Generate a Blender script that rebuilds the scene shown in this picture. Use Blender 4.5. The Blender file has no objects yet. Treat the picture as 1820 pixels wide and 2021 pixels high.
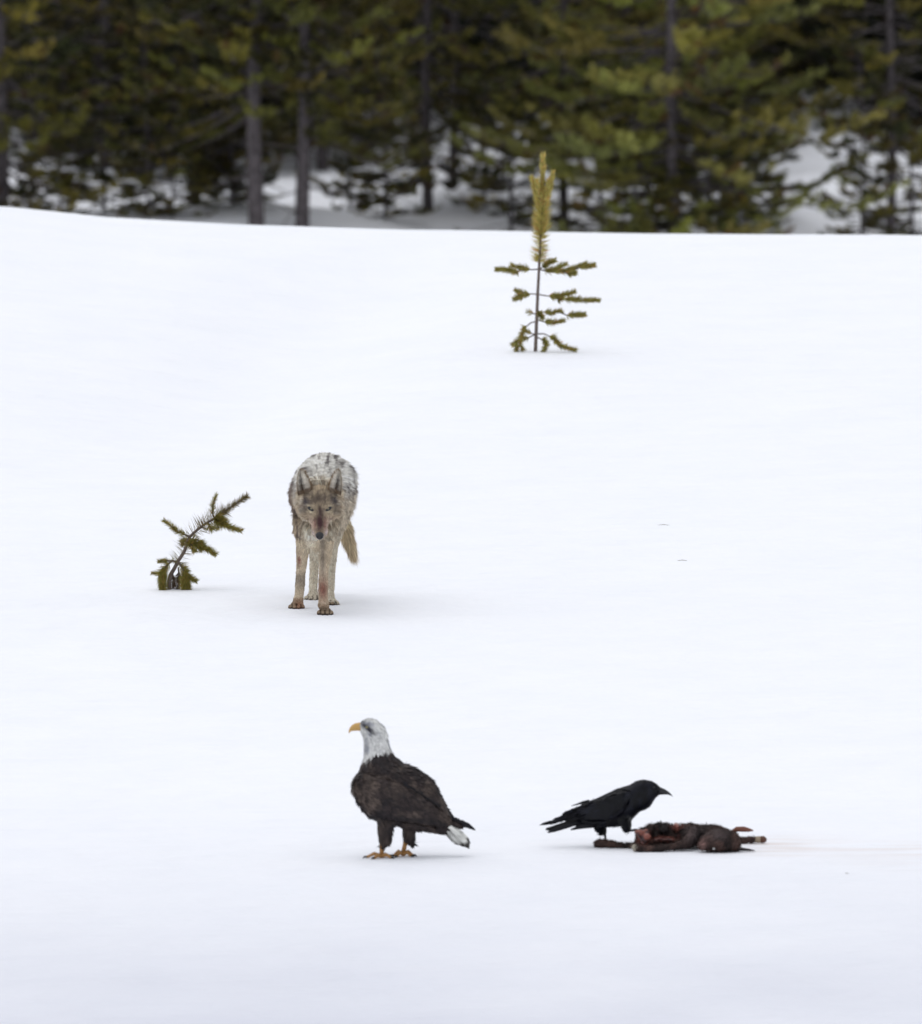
import bpy, bmesh, math, random
import numpy as np
from mathutils import Vector, noise
from mathutils.bvhtree import BVHTree

# ------------------------------------------------------------------ camera
S = bpy.context.scene
COL = S.collection
CAM_H, CAM_Y = 15.0, -150.0
FPX = 27000.0                       # focal length in pixels of a 922 px wide picture
PITCH = math.radians(5.493)
cam = bpy.data.cameras.new('camera'); camo = bpy.data.objects.new('camera', cam); COL.objects.link(camo)
camo.location = (0, CAM_Y, CAM_H); camo.rotation_euler = (math.pi/2-PITCH, 0, 0)
cam.sensor_fit = 'HORIZONTAL'; cam.sensor_width = 36.0; cam.lens = 36.0*FPX/922.0
cam.clip_start = 1.0; cam.clip_end = 6000
cam.dof.use_dof = True; cam.dof.focus_distance = 150.4; cam.dof.aperture_fstop = 8.2
S.camera = camo
# ------------------------------------------------------------------ sky and sun
W = bpy.data.worlds.new("World"); S.world = W; W.use_nodes = True
nt = W.node_tree; nt.nodes.clear()
sky = nt.nodes.new('ShaderNodeTexSky'); sky.sky_type = 'NISHITA'; sky.sun_disc = False
SUN_EL, SUN_AZ = math.radians(80), math.radians(-70)      # azimuth measured from +Y towards +X
sky.sun_elevation = SUN_EL; sky.sun_rotation = SUN_AZ; sky.air_density = 1.0; sky.dust_density = 1.0; sky.ozone_density = 1.0
hs = nt.nodes.new('ShaderNodeHueSaturation'); hs.inputs['Saturation'].default_value = 0.15
bg = nt.nodes.new('ShaderNodeBackground'); bg.inputs['Strength'].default_value = 0.15
out = nt.nodes.new('ShaderNodeOutputWorld')
nt.links.new(sky.outputs[0], hs.inputs['Color']); nt.links.new(hs.outputs[0], bg.inputs[0]); nt.links.new(bg.outputs[0], out.inputs[0])
sun = bpy.data.lights.new('sun', 'SUN'); sun.energy = 0.5; sun.angle = math.radians(80); sun.color = (1, .97, .93)
suno = bpy.data.objects.new('sun', sun); COL.objects.link(suno)
sd = Vector((math.sin(SUN_AZ)*math.cos(SUN_EL), math.cos(SUN_AZ)*math.cos(SUN_EL), math.sin(SUN_EL)))
suno.rotation_euler = sd.to_track_quat('Z', 'Y').to_euler()
S.view_settings.view_transform = 'Standard'; S.view_settings.look = 'None'
S.view_settings.exposure = 0.42; S.view_settings.gamma = 1.0
S.render.resolution_x = 922; S.render.resolution_y = 1024

# ------------------------------------------------------------------ helpers
rng = np.random.default_rng(7)
random.seed(7)
def srgb(r, g, b):
    f = lambda c: ((c/255+.055)/1.055)**2.4 if c > 10 else c/255/12.92
    return np.array((f(r), f(g), f(b)))
def sst(a, b, x):
    t = np.clip((np.asarray(x, float)-a)/(b-a), 0, 1); return t*t*(3-2*t)
def norm(v):
    v = np.asarray(v, float); return v/np.maximum(np.linalg.norm(v, axis=-1, keepdims=True), 1e-9)
def tag(o, label=None, cat=None, group=None, kind=None):
    for k, v in (('label', label), ('category', cat), ('group', group), ('kind', kind)):
        if v: o[k] = v
    return o
def empty(name, loc, rz=0):
    o = bpy.data.objects.new(name, None); o.location = loc; o.rotation_euler = (0, 0, rz); COL.objects.link(o); return o
def vnoise(P, scale=1.0, seed=0):
    """smooth value noise, vectorised; -1..1"""
    P = np.asarray(P, float)*scale + seed*17.31
    i = np.floor(P).astype(np.int64); f = P-i; f = f*f*(3-2*f)
    def h(a):
        n = (a[..., 0]*374761393 + a[..., 1]*668265263 + a[..., 2]*2147483647) & 0xffffffff
        n = ((n ^ (n >> 13))*1274126177) & 0xffffffff
        n = (n ^ (n >> 16)) & 0xffff
        return n/32767.5-1
    r = 0
    for dx in (0, 1):
        for dy in (0, 1):
            for dz in (0, 1):
                w = (f[..., 0] if dx else 1-f[..., 0])*(f[..., 1] if dy else 1-f[..., 1])*(f[..., 2] if dz else 1-f[..., 2])
                r = r + w*h(i+np.array((dx, dy, dz)))
    return r
def mesh_np(name, V, F, mat, parent=None, col=None, smooth=True):
    """F: list of arrays (n,3) / (n,4)"""
    me = bpy.data.meshes.new(name)
    Fs = [np.asarray(f, np.int32) for f in F if len(f)]
    me.vertices.add(len(V)); me.vertices.foreach_set('co', np.asarray(V, np.float32).ravel())
    nl = sum(f.size for f in Fs); npoly = sum(len(f) for f in Fs)
    me.loops.add(nl); me.polygons.add(npoly)
    me.loops.foreach_set('vertex_index', np.concatenate([f.ravel() for f in Fs]))
    tot = np.concatenate([np.full(len(f), f.shape[1], np.int32) for f in Fs])
    st = np.concatenate(([0], np.cumsum(tot)[:-1])).astype(np.int32)
    me.polygons.foreach_set('loop_start', st)
    try: me.polygons.foreach_set('loop_total', tot)
    except Exception: pass
    me.update(calc_edges=True)
    if smooth: me.polygons.foreach_set('use_smooth', np.ones(npoly, bool))
    if col is not None: setcol(me, col)
    me.materials.append(mat)
    o = bpy.data.objects.new(name, me); COL.objects.link(o)
    if parent: o.parent = parent
    return o
def setcol(me, col):
    a = me.color_attributes.get('Col') or me.color_attributes.new('Col', 'FLOAT_COLOR', 'POINT')
    c = np.ones((len(me.vertices), 4), np.float32); c[:, :3] = col
    a.data.foreach_set('color', c.ravel())
def material(name, color=None, rough=.8, spec=.3, attr=False, noise_amt=0, noise_scale=20, bump=0, sheen=0, trans=0):
    m = bpy.data.materials.new(name); m.use_nodes = True; t = m.node_tree; b = t.nodes['Principled BSDF']
    b.inputs['Roughness'].default_value = rough; b.inputs['Specular IOR Level'].default_value = spec
    if sheen: b.inputs['Sheen Weight'].default_value = sheen
    if attr:
        a = t.nodes.new('ShaderNodeAttribute'); a.attribute_name = 'Col'; src = a.outputs['Color']
    else:
        a = t.nodes.new('ShaderNodeRGB'); a.outputs[0].default_value = (*color, 1); src = a.outputs[0]
    tc = t.nodes.new('ShaderNodeTexCoord')
    n = t.nodes.new('ShaderNodeTexNoise'); n.inputs['Scale'].default_value = noise_scale; n.inputs['Detail'].default_value = 5
    t.links.new(tc.outputs['Object'], n.inputs['Vector'])
    mr = t.nodes.new('ShaderNodeMapRange'); mr.inputs[1].default_value = .3; mr.inputs[2].default_value = .7
    mr.inputs[3].default_value = 1-noise_amt; mr.inputs[4].default_value = 1+noise_amt
    t.links.new(n.outputs[0], mr.inputs[0])
    vm = t.nodes.new('ShaderNodeVectorMath'); vm.operation = 'SCALE'
    t.links.new(src, vm.inputs[0]); t.links.new(mr.outputs[0], vm.inputs['Scale'])
    t.links.new(vm.outputs[0], b.inputs['Base Color'])
    if bump:
        bp = t.nodes.new('ShaderNodeBump'); bp.inputs['Strength'].default_value = 1; bp.inputs['Distance'].default_value = bump
        t.links.new(n.outputs[0], bp.inputs['Height']); t.links.new(bp.outputs[0], b.inputs['Normal'])
    return m

def tube(path, rad, n=14, side=None, cap=True):
    """lofted tube; rad entries: float or (a, b): a across in-plane, b along side"""
    P = np.asarray(path, float); k = len(P)
    T = np.gradient(P, axis=0) if k > 2 else np.repeat([P[-1]-P[0]], k, 0)
    T = norm(T)
    if side is None:
        s0 = np.array((0, 1., 0)) if abs(T[0][1]) < .8 else np.array((1., 0, 0))
    else: s0 = np.asarray(side, float)
    th = np.linspace(0, 2*math.pi, n, endpoint=False)
    V = []; s = s0
    for i in range(k):
        s = norm(s - np.dot(s, T[i])*T[i]) if side is None else norm(s0 - np.dot(s0, T[i])*T[i])
        u = np.cross(s, T[i]); r = rad[i]; a, b = (r, r) if np.isscalar(r) else r
        V += [P[i]+u*a*math.cos(t)+s*b*math.sin(t) for t in th]
    F4 = [(i*n+j, i*n+(j+1) % n, (i+1)*n+(j+1) % n, (i+1)*n+j) for i in range(k-1) for j in range(n)]
    F3 = []
    if cap:
        V += [P[0], P[-1]]
        F3 = [(k*n, (j+1) % n, j) for j in range(n)] + [(k*n+1, (k-1)*n+j, (k-1)*n+(j+1) % n) for j in range(n)]
    return np.array(V), np.array(F4, int), np.array(F3, int).reshape(-1, 3)
def pairs(st, n=18, depth=(0, 1, 0)):
    """st: list of (top, bottom, halfdepth, d) 3-D points top/bottom -> closed loft with elliptic rings"""
    dv = np.asarray(depth, float); V = []; k = len(st)
    th = np.linspace(0, 2*math.pi, n, endpoint=False)
    for tp, bt, b in st:
        tp = np.asarray(tp, float); bt = np.asarray(bt, float); c = (tp+bt)/2; u = (tp-bt)/2
        V += [c+u*math.cos(t)+dv*b*math.sin(t) for t in th]
    F4 = [(i*n+j, i*n+(j+1) % n, (i+1)*n+(j+1) % n, (i+1)*n+j) for i in range(k-1) for j in range(n)]
    V += [(np.asarray(st[0][0])+np.asarray(st[0][1]))/2, (np.asarray(st[-1][0])+np.asarray(st[-1][1]))/2]
    F3 = [(k*n, (j+1) % n, j) for j in range(n)] + [(k*n+1, (k-1)*n+j, (k-1)*n+(j+1) % n) for j in range(n)]
    return np.array(V), np.array(F4, int), np.array(F3, int)
def ell(c, r, n=14, axes=None):
    c = np.asarray(c, float); r = np.asarray(r, float)*np.ones(3)
    A = np.eye(3) if axes is None else np.asarray(axes, float)
    V = []; m = n//2+1
    for i in range(1, m):
        ph = math.pi*i/m
        for j in range(n):
            t = 2*math.pi*j/n
            q = np.array((math.sin(ph)*math.cos(t)*r[0], math.sin(ph)*math.sin(t)*r[1], math.cos(ph)*r[2]))
            V.append(c+q@A)
    k = m-1
    F4 = [(i*n+j, (i+1)*n+j, (i+1)*n+(j+1) % n, i*n+(j+1) % n) for i in range(k-1) for j in range(n)]
    V += [c+np.array((0, 0, r[2]))@A, c-np.array((0, 0, r[2]))@A]
    F3 = [(k*n, j, (j+1) % n) for j in range(n)]+[(k*n+1, (k-1)*n+(j+1) % n, (k-1)*n+j) for j in range(n)]
    return np.array(V), np.array(F4, int), np.array(F3, int)
def merge(parts):
    V, F4, F3 = [], [], []; o = 0
    for v, f4, f3 in parts:
        V.append(v)
        if len(f4): F4.append(np.asarray(f4)+o)
        if len(f3): F3.append(np.asarray(f3)+o)
        o += len(v)
    return np.concatenate(V), (np.concatenate(F4) if F4 else np.zeros((0, 4), int)), (np.concatenate(F3) if F3 else np.zeros((0, 3), int))
def solid(name, parts, mat, parent=None, col=None, smooth=True):
    V, F4, F3 = merge(parts)
    o = mesh_np(name, V, [F4, F3], mat, parent, None, smooth)
    if col is not None: setcol(o.data, col(V) if callable(col) else np.tile(col, (len(V), 1)))
    return o
def blob(name, parts, mat, parent=None, voxel=.008, smooth=4, col=None):
    """union of closed volumes -> ONE continuous skin"""
    V, F4, F3 = merge(parts)
    o = mesh_np(name, V, [F4, F3], mat)
    bm = bmesh.new(); bm.from_mesh(o.data); bmesh.ops.recalc_face_normals(bm, faces=bm.faces); bm.to_mesh(o.data); bm.free()
    m = o.modifiers.new('r', 'REMESH'); m.mode = 'VOXEL'; m.voxel_size = voxel
    m = o.modifiers.new('s', 'SMOOTH'); m.factor = .5; m.iterations = smooth
    dg = bpy.context.evaluated_depsgraph_get(); dg.update()
    me = bpy.data.meshes.new_from_object(o.evaluated_get(dg)); me.name = name
    o.modifiers.clear(); old = o.data; o.data = me; bpy.data.meshes.remove(old)
    if not me.materials: me.materials.append(mat)
    me.polygons.foreach_set('use_smooth', np.ones(len(me.polygons), bool))
    if col is not None:
        co = np.empty(len(me.vertices)*3, np.float32); me.vertices.foreach_get('co', co); setcol(me, col(co.reshape(-1, 3).astype(float)))
    if parent: o.parent = parent
    return o
def sample(o, n, r=rng):
    me = o.data; me.calc_loop_triangles()
    nt_ = len(me.loop_triangles); tri = np.empty(nt_*3, np.int32); me.loop_triangles.foreach_get('vertices', tri); tri = tri.reshape(-1, 3)
    co = np.empty(len(me.vertices)*3, np.float32); me.vertices.foreach_get('co', co); co = co.reshape(-1, 3).astype(float)
    a, b, c = co[tri[:, 0]], co[tri[:, 1]], co[tri[:, 2]]
    cr = np.cross(b-a, c-a); ar = np.linalg.norm(cr, axis=1)
    vn = np.zeros_like(co)
    for k in range(3): np.add.at(vn, tri[:, k], cr)
    vn = norm(vn)
    idx = r.choice(nt_, n, p=ar/ar.sum()); u = r.random((n, 2)); s = np.sqrt(u[:, :1]); w0 = 1-s; w1 = s*(1-u[:, 1:]); w2 = s*u[:, 1:]
    t = tri[idx]
    return co[t[:, 0]]*w0+co[t[:, 1]]*w1+co[t[:, 2]]*w2, norm(vn[t[:, 0]]*w0+vn[t[:, 1]]*w1+vn[t[:, 2]]*w2)
def ribbons(name, P, D, L, Wd, N, col, mat, parent=None, bend=None, mid=1.0, tipw=0.0, rootc=None):
    """tapered two-segment blades: root P, direction D, length L, root width Wd, face normal N"""
    n = len(P); D = norm(D); sd_ = norm(np.cross(D, N)); L = np.broadcast_to(L, n)[:, None]; Wd = np.broadcast_to(Wd, n)[:, None]
    bend = 0 if bend is None else bend
    m = P+D*L*.5+bend*.25*L; t = P+D*L+bend*L
    V = np.stack([P-sd_*Wd/2, P+sd_*Wd/2, m-sd_*Wd*mid/2, m+sd_*Wd*mid/2, t], 1).reshape(-1, 3)
    b = np.arange(n)[:, None]*5
    col = np.broadcast_to(col, (n, 3)); c5 = np.repeat(col, 5, 0)
    return mesh_np(name, V, [b+np.array((0, 1, 3, 2)), b+np.array((2, 3, 4))], mat, parent, c5)

# ------------------------------------------------------------------ terrain shape
DX = np.array((-2600, -900, -300, 0, 200, 500, 800, 1000, 1300, 1820, 2600, 5000.))
DY = np.array((372, 376, 388, 405, 428, 441, 452, 455, 460, 462, 463, 463.))
def crest(x):
    dx = 910 + np.asarray(x)*154.3/.5066
    return (461-np.interp(dx, DX, DY))*.5066/154.3
Y0 = 22.6
def gz(x, y):
    x = np.asarray(x, float); y = np.asarray(y, float); t = y-Y0
    z = -4.6*sst(0, 36, t) + .20*sst(36, 51, t)
    z = z + crest(x)*sst(-2, 24, y)*(1-sst(30, 60, y))
    # shallow hollow left of the sapling, leading up to the crest
    hx = -1.35+(y-14)*.10
    z = z - .15*np.exp(-((x-hx)/.75)**2)*sst(6, 14, y)*(1-sst(19, 27, y))
    P = np.stack(np.broadcast_arrays(x, y, np.zeros_like(x)), -1)
    z = z + .007*vnoise(P*np.array((.8, .30, 1)), 1, 3)+.004*vnoise(P*np.array((2.3, 1.1, 1)), 1, 5)
    far = sst(50, 70, y)
    z = z + far*(.24*vnoise(P, .42, 9)+.09*vnoise(P, 1.2, 4)) + .012*np.clip(y-78, 0, 30)
    z = z + .10*(1-sst(-27, -19, y))*vnoise(P*np.array((.35, .2, 1)), 1, 12)
    return z
def ray(dx, dy):
    """unit view ray through a point of the photograph measured on its 1820 px wide view"""
    a = (dx-910)*.5066/FPX; b = (dy-1010.5)*.5066/FPX
    c, s = math.cos(PITCH), math.sin(PITCH)
    return Vector((a, c-b*s, -s-b*c))
def ground(dx, dy):
    r = ray(dx, dy); t = 80.0
    while t < 400:
        p = Vector((0, CAM_Y, CAM_H))+r*t
        if p.z <= float(gz(p.x, p.y)): break
        t += .02
    return p
def atD(dx, D):
    """ground point under the column dx of the photograph at distance D"""
    x = (dx-910)*.5066/FPX*D*1.003; y = D+CAM_Y
    return Vector((x, y, float(gz(x, y))))

# ------------------------------------------------------------------ snow
def axis(core0, core1, step, lo, hi, g=1.12):
    a = list(np.arange(core0, core1+1e-6, step)); s = step; v = core0; l = []
    while v > lo: s *= g; v -= s; l.append(v)
    s = step; v = core1; h = []
    while v < hi: s *= g; v += s; h.append(v)
    return np.array(l[::-1]+a+h)
xs = axis(-6, 6, .06, -900, 900); ys = np.concatenate([axis(-24, 34, .10, -400, 34, 1.10), axis(34.2, 120, .3, 34.2, 1500, 1.10)[0:]])
ys = np.unique(np.round(ys, 4))
X, Y = np.meshgrid(xs, ys); Z = gz(X, Y)
Z = Z + np.where(Y > 200, (Y-200)*.02, 0)
nx, ny = len(xs), len(ys)
idx = np.arange(nx*ny).reshape(ny, nx)
F = np.stack([idx[:-1, :-1], idx[:-1, 1:], idx[1:, 1:], idx[1:, :-1]], -1).reshape(-1, 4)
sm = bpy.data.materials.new('snow'); sm.use_nodes = True; t = sm.node_tree; b = t.nodes['Principled BSDF']
b.inputs['Roughness'].default_value = .75; b.inputs['Specular IOR Level'].default_value = .25
def nd(t, k, **kw):
    n = t.nodes.new(k)
    for a, v in kw.items():
        setattr(n, a, v)
    return n
geo = nd(t, 'ShaderNodeNewGeometry')
def mapped(sc):
    m = nd(t, 'ShaderNodeMapping'); m.inputs['Scale'].default_value = sc; t.links.new(geo.outputs['Position'], m.inputs['Vector']); return m
def tnoise(sc, scale, det=4):
    n = nd(t, 'ShaderNodeTexNoise'); n.inputs['Scale'].default_value = scale; n.inputs['Detail'].default_value = det
    t.links.new(mapped(sc).outputs[0], n.inputs['Vector']); return n
n1 = tnoise((.8, .75, 1), 1.5, 10); n1.inputs['Roughness'].default_value = .68; n2 = tnoise((.35, .6, 1), 9, 4)
cr = nd(t, 'ShaderNodeMix', data_type='RGBA'); cr.inputs[6].default_value = (.848, .866, .918, 1); cr.inputs[7].default_value = (.885, .897, .94, 1)
mr = nd(t, 'ShaderNodeMapRange'); mr.inputs[1].default_value = .3; mr.inputs[2].default_value = .66
t.links.new(n1.outputs[0], mr.inputs[0]); t.links.new(mr.outputs[0], cr.inputs[0])
# faint blood and dirt tint on the snow beside the carcass
sg = ground(1700, 1684); prev = cr.outputs[2]
for (px, py, rx, ry, amt) in ((1590, 1668, .34, .7, .25), (1690, 1677, .9, .5, .34), (1800, 1695, .5, .7, .30), (1780, 1669, .3, .35, .2), (1530, 1672, .24, .6, .8)):
    g = ground(px, py)
    mp = nd(t, 'ShaderNodeMapping'); mp.vector_type = 'POINT'
    mp.inputs['Location'].default_value = (-g.x/rx, -g.y/ry, 0); mp.inputs['Scale'].default_value = (1/rx, 1/ry, 0)
    t.links.new(geo.outputs['Position'], mp.inputs['Vector'])
    gr = nd(t, 'ShaderNodeTexGradient', gradient_type='SPHERICAL'); t.links.new(mp.outputs[0], gr.inputs[0])
    ns = tnoise((.22, 1.2, 1), 6, 6); mr2 = nd(t, 'ShaderNodeMapRange'); mr2.inputs[1].default_value = .38; mr2.inputs[2].default_value = .85; mr2.inputs[4].default_value = amt
    t.links.new(ns.outputs[0], mr2.inputs[0])
    ml = nd(t, 'ShaderNodeMath', operation='MULTIPLY'); t.links.new(gr.outputs[1], ml.inputs[0]); t.links.new(mr2.outputs[0], ml.inputs[1])
    mx = nd(t, 'ShaderNodeMix', data_type='RGBA'); mx.inputs[7].default_value = (.60, .42, .30, 1)
    t.links.new(ml.outputs[0], mx.inputs[0]); t.links.new(prev, mx.inputs[6]); prev = mx.outputs[2]
# foreground dimming painted into the snow colour, greyer towards the camera, broken by noise
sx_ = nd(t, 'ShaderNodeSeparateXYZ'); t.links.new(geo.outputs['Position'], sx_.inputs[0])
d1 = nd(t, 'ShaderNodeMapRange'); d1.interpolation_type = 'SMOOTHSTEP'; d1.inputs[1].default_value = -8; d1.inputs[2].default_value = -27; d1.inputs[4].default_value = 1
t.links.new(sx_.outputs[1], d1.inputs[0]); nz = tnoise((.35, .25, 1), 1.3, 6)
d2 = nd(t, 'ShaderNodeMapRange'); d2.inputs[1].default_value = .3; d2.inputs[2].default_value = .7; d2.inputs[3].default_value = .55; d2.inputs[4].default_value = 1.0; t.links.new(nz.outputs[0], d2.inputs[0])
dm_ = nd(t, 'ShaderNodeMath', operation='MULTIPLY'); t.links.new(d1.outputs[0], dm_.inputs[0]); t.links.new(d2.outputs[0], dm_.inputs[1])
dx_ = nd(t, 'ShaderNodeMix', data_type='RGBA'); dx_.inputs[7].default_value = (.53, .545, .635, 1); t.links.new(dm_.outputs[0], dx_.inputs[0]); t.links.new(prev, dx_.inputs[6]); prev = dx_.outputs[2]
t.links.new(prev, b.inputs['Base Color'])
n3 = tnoise((.4, .5, 1), 3.2, 4); n4 = tnoise((.6, .7, 1), 30, 3)
bp1 = nd(t, 'ShaderNodeBump'); bp1.inputs['Distance'].default_value = .09; bp1.inputs['Strength'].default_value = .8; t.links.new(n3.outputs[0], bp1.inputs['Height'])
bp2 = nd(t, 'ShaderNodeBump'); bp2.inputs['Distance'].default_value = .03; bp2.inputs['Strength'].default_value = 1; t.links.new(n2.outputs[0], bp2.inputs['Height']); t.links.new(bp1.outputs[0], bp2.inputs['Normal'])
bp3 = nd(t, 'ShaderNodeBump'); bp3.inputs['Distance'].default_value = .005; bp3.inputs['Strength'].default_value = 1; t.links.new(n4.outputs[0], bp3.inputs['Height']); t.links.new(bp2.outputs[0], bp3.inputs['Normal'])
t.links.new(bp3.outputs[0], b.inputs['Normal'])
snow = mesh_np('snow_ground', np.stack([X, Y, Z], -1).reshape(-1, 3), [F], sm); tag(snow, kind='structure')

# ------------------------------------------------------------------ measuring frame for the animals
class Crop:
    """local metres from measured photo coordinates: x right, y away (depth d), z up; origin on the ground"""
    def __init__(s, x0, y0, scale, ax, ay, anchor=None):
        g = ground((x0+ax/scale)/2.027, (y0+ay/scale)/2.027)
        s.g = g; dist = (g-camo.location).length
        s.ppm = FPX*4.001/dist*scale; s.ax, s.ay = ax, ay
        dep = math.asin((CAM_H-g.z)/dist); s.s, s.c = math.sin(dep), math.cos(dep)
    def __call__(s, zx, zy, d=0.0):
        return np.array(((zx-s.ax)/s.ppm, d, ((s.ay-zy)/s.ppm-s.s*d)/s.c))
    def inv(s, P):
        return s.ax+P[..., 0]*s.ppm, s.ay-(P[..., 2]*s.c+P[..., 1]*s.s)*s.ppm

# ================================================================== WOLF
CW = Crop(1050, 1720, 2.592, 600, 1912)
wolf = empty('wolf', CW.g-Vector((0, 0, .007))); tag(wolf, 'pale grey wolf with a bloodied muzzle walking towards the camera, head lowered', 'wolf')
M_FUR = material('wolf_fur', attr=True, rough=.75, spec=.2)
M_SKIN = material('wolf_skin', attr=True, rough=.9, spec=.1)
M_BLACK = material('black_nose', (.010, .010, .013), rough=.38, spec=.5, noise_amt=.3, noise_scale=400, bump=.0006)
M_IRIS = material('amber_iris', (.36, .32, .19), rough=.3, spec=.6)
M_CLAW = material('dark_claw', (.02, .016, .014), rough=.5)
w = CW
E0 = w(597, 800, -.22); fv = norm(np.array((0, -.068, -.139))); uv = np.array((0, -fv[2]*-1, 0)); uv = norm(np.cross(np.array((1., 0, 0)), fv))
if uv[1] > 0: uv = -uv
def hd(s, x=0, u=0): return E0+fv*s+uv*u+np.array((x, 0, 0))
def headloft():
    st = [(-.135, .045, .04, -.075), (-.115, .072, .062, -.07), (-.08, .093, .078, -.068), (-.04, .100, .082, -.066), (-.01, .090, .076, -.064),
          (.02, .071, .066, -.062), (.045, .056, .056, -.058), (.08, .047, .047, -.053), (.115, .040, .040, -.049), (.14, .034, .034, -.047), (.158, .024, .026, -.046), (.165, .010, .012, -.046)]
    P = [hd(s, 0, o) for s, _, _, o in st]
    n = 22; th = np.linspace(0, 2*math.pi, n, endpoint=False); V = []
    for (s, a, h, o), p in zip(st, P):
        for q in th:
            V.append(p+np.array((a*math.cos(q), 0, 0))+uv*h*math.sin(q)*(1 if math.sin(q) < 0 else .92))
    k = len(st)
    F4 = [(i*n+j, i*n+(j+1) % n, (i+1)*n+(j+1) % n, (i+1)*n+j) for i in range(k-1) for j in range(n)]
    V += [P[0], P[-1]]
    F3 = [(k*n, (j+1) % n, j) for j in range(n)]+[(k*n+1, (k-1)*n+j, (k-1)*n+(j+1) % n) for j in range(n)]
    return np.array(V), np.array(F4), np.array(F3)
def tor(zx, H, d, a, b): return (np.array(((zx-600)/w.ppm, d, H)), (a, b))
spine = [(588, .60, .02, .075, .09), (590, .615, .08, .105, .13), (592, .62, .16, .132, .165), (600, .632, .30, .152, .185), (612, .64, .5, .152, .176),
         (628, .652, .7, .150, .160), (640, .672, .85, .146, .148), (646, .676, 1.0, .128, .132), (648, .66, 1.09, .08, .09), (648, .65, 1.13, .03, .04)]
sp = [np.array(((a-600)/w.ppm, d, H)) for a, H, d, _, _ in spine]
torso = tube(sp, [(h, ww) for _, _, _, ww, h in spine], 24, side=(1, 0, 0))
neck = tube([np.array((-.004, .26, .66)), np.array((-.004, .12, .655)), np.array((-.003, -.02, .66)), np.array((-.002, -.12, .675)), hd(-.10, 0, -.06)],
            [(.15, .14), (.145, .138), (.125, .122), (.10, .105), (.07, .085)], 22, side=(1, 0, 0))
parts = [torso, neck, headloft()]
for sx in (-1, 1):
    parts.append(ell(hd(-.015, sx*.063, -.075), (.042, .05, .055)))            # cheeks
    parts.append(ell(hd(-.012, sx*.036, -.010), (.028, .020, .020)))           # brows
    parts.append(ell(hd(.115, sx*.020, -.052), (.026, .03, .036)))             # lips
parts.append(ell(hd(-.07, 0, -.018), (.06, .04, .05)))                          # forehead
parts.append(ell(w(578, 1000, .12), (.102, .09, .10)))                          # lower chest
parts.append(ell(w(575, 1120, .14), (.075, .07, .06)))
LF = [w(668, 880, .12), w(668, 1020, .11), w(660, 1150, .08), w(645, 1350, .03), w(632, 1500, .01), w(630, 1580, 0), w(630, 1720, .0), w(634, 1830, -.012)]
RF = [w(455, 880, .17), w(440, 1020, .19), w(425, 1150, .22), w(405, 1350, .29), w(392, 1500, .325), w(387, 1570, .335), w(378, 1700, .33), w(362, 1790, .32)]
parts.append(tube(LF, [.070, .058, .042, .029, .025, .0275, .024, .033], 16))
parts.append(tube(RF, [.068, .056, .041, .029, .025, .0275, .024, .032], 16))
RH = [w(575, 640, .92), w(560, 850, .85), w(548, 1010, .82), w(540, 1180, .90), w(532, 1330, .97), w(524, 1480, .92), w(518, 1630, .87), w(516, 1710, .845)]
LH = [w(700, 640, .92), w(712, 850, .80), w(712, 1010, .74), w(705, 1200, .72), w(702, 1400, .70), w(700, 1520, .65), w(698, 1680, .58), w(700, 1765, .55)]
for h in (RH, LH): parts.append(tube(h, [.10, .090, .066, .040, .027, .024, .022, .025], 16))
tail = [w(655, 560, 1.08), w(720, 700, 1.12), w(790, 850, 1.12), w(850, 1010, 1.10), w(890, 1150, 1.08), w(918, 1235, 1.06), w(932, 1275, 1.05)]
parts.append(tube(tail, [.034, .032, .029, .027, .023, .015, .006], 14))
def paw(c, yaw=0):
    out = [ell(c+np.array((0, .02, .022)), (.036, .042, .024))]
    for i, (ox, oy) in enumerate(((-.033, -.004), (-.012, -.026), (.012, -.026), (.033, -.004))):
        out.append(ell(c+np.array((ox*1.06, oy-.004, .0155)), (.0128, .023, .016)))
    return out
pawc = [np.array((w(650, 1912, -.0)[0], -.005, 0)), np.array((w(350, 1855, 0)[0], .325, 0)), np.array((w(514, 1765, 0)[0], .83, 0)), np.array((w(702, 1818, 0)[0], .54, 0))]
for c in pawc: parts += paw(c)
pW = lambda P: w.inv(P)
def bump(x, y, cx, cy, rx, ry): return np.exp(-(((x-cx)/rx)**2+((y-cy)/ry)**2))
C_W = srgb(215, 212, 205); C_CR = srgb(220, 208, 188); C_TAN = srgb(176, 158, 134); C_GR = srgb(128, 118, 110); C_DK = srgb(64, 55, 57); C_BL = srgb(84, 44, 46); C_PINK = srgb(190, 128, 118)
def mixc(a, b, m): m = np.clip(np.asarray(m), 0, 1)[..., None]; return a*(1-m)+b*m
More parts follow.
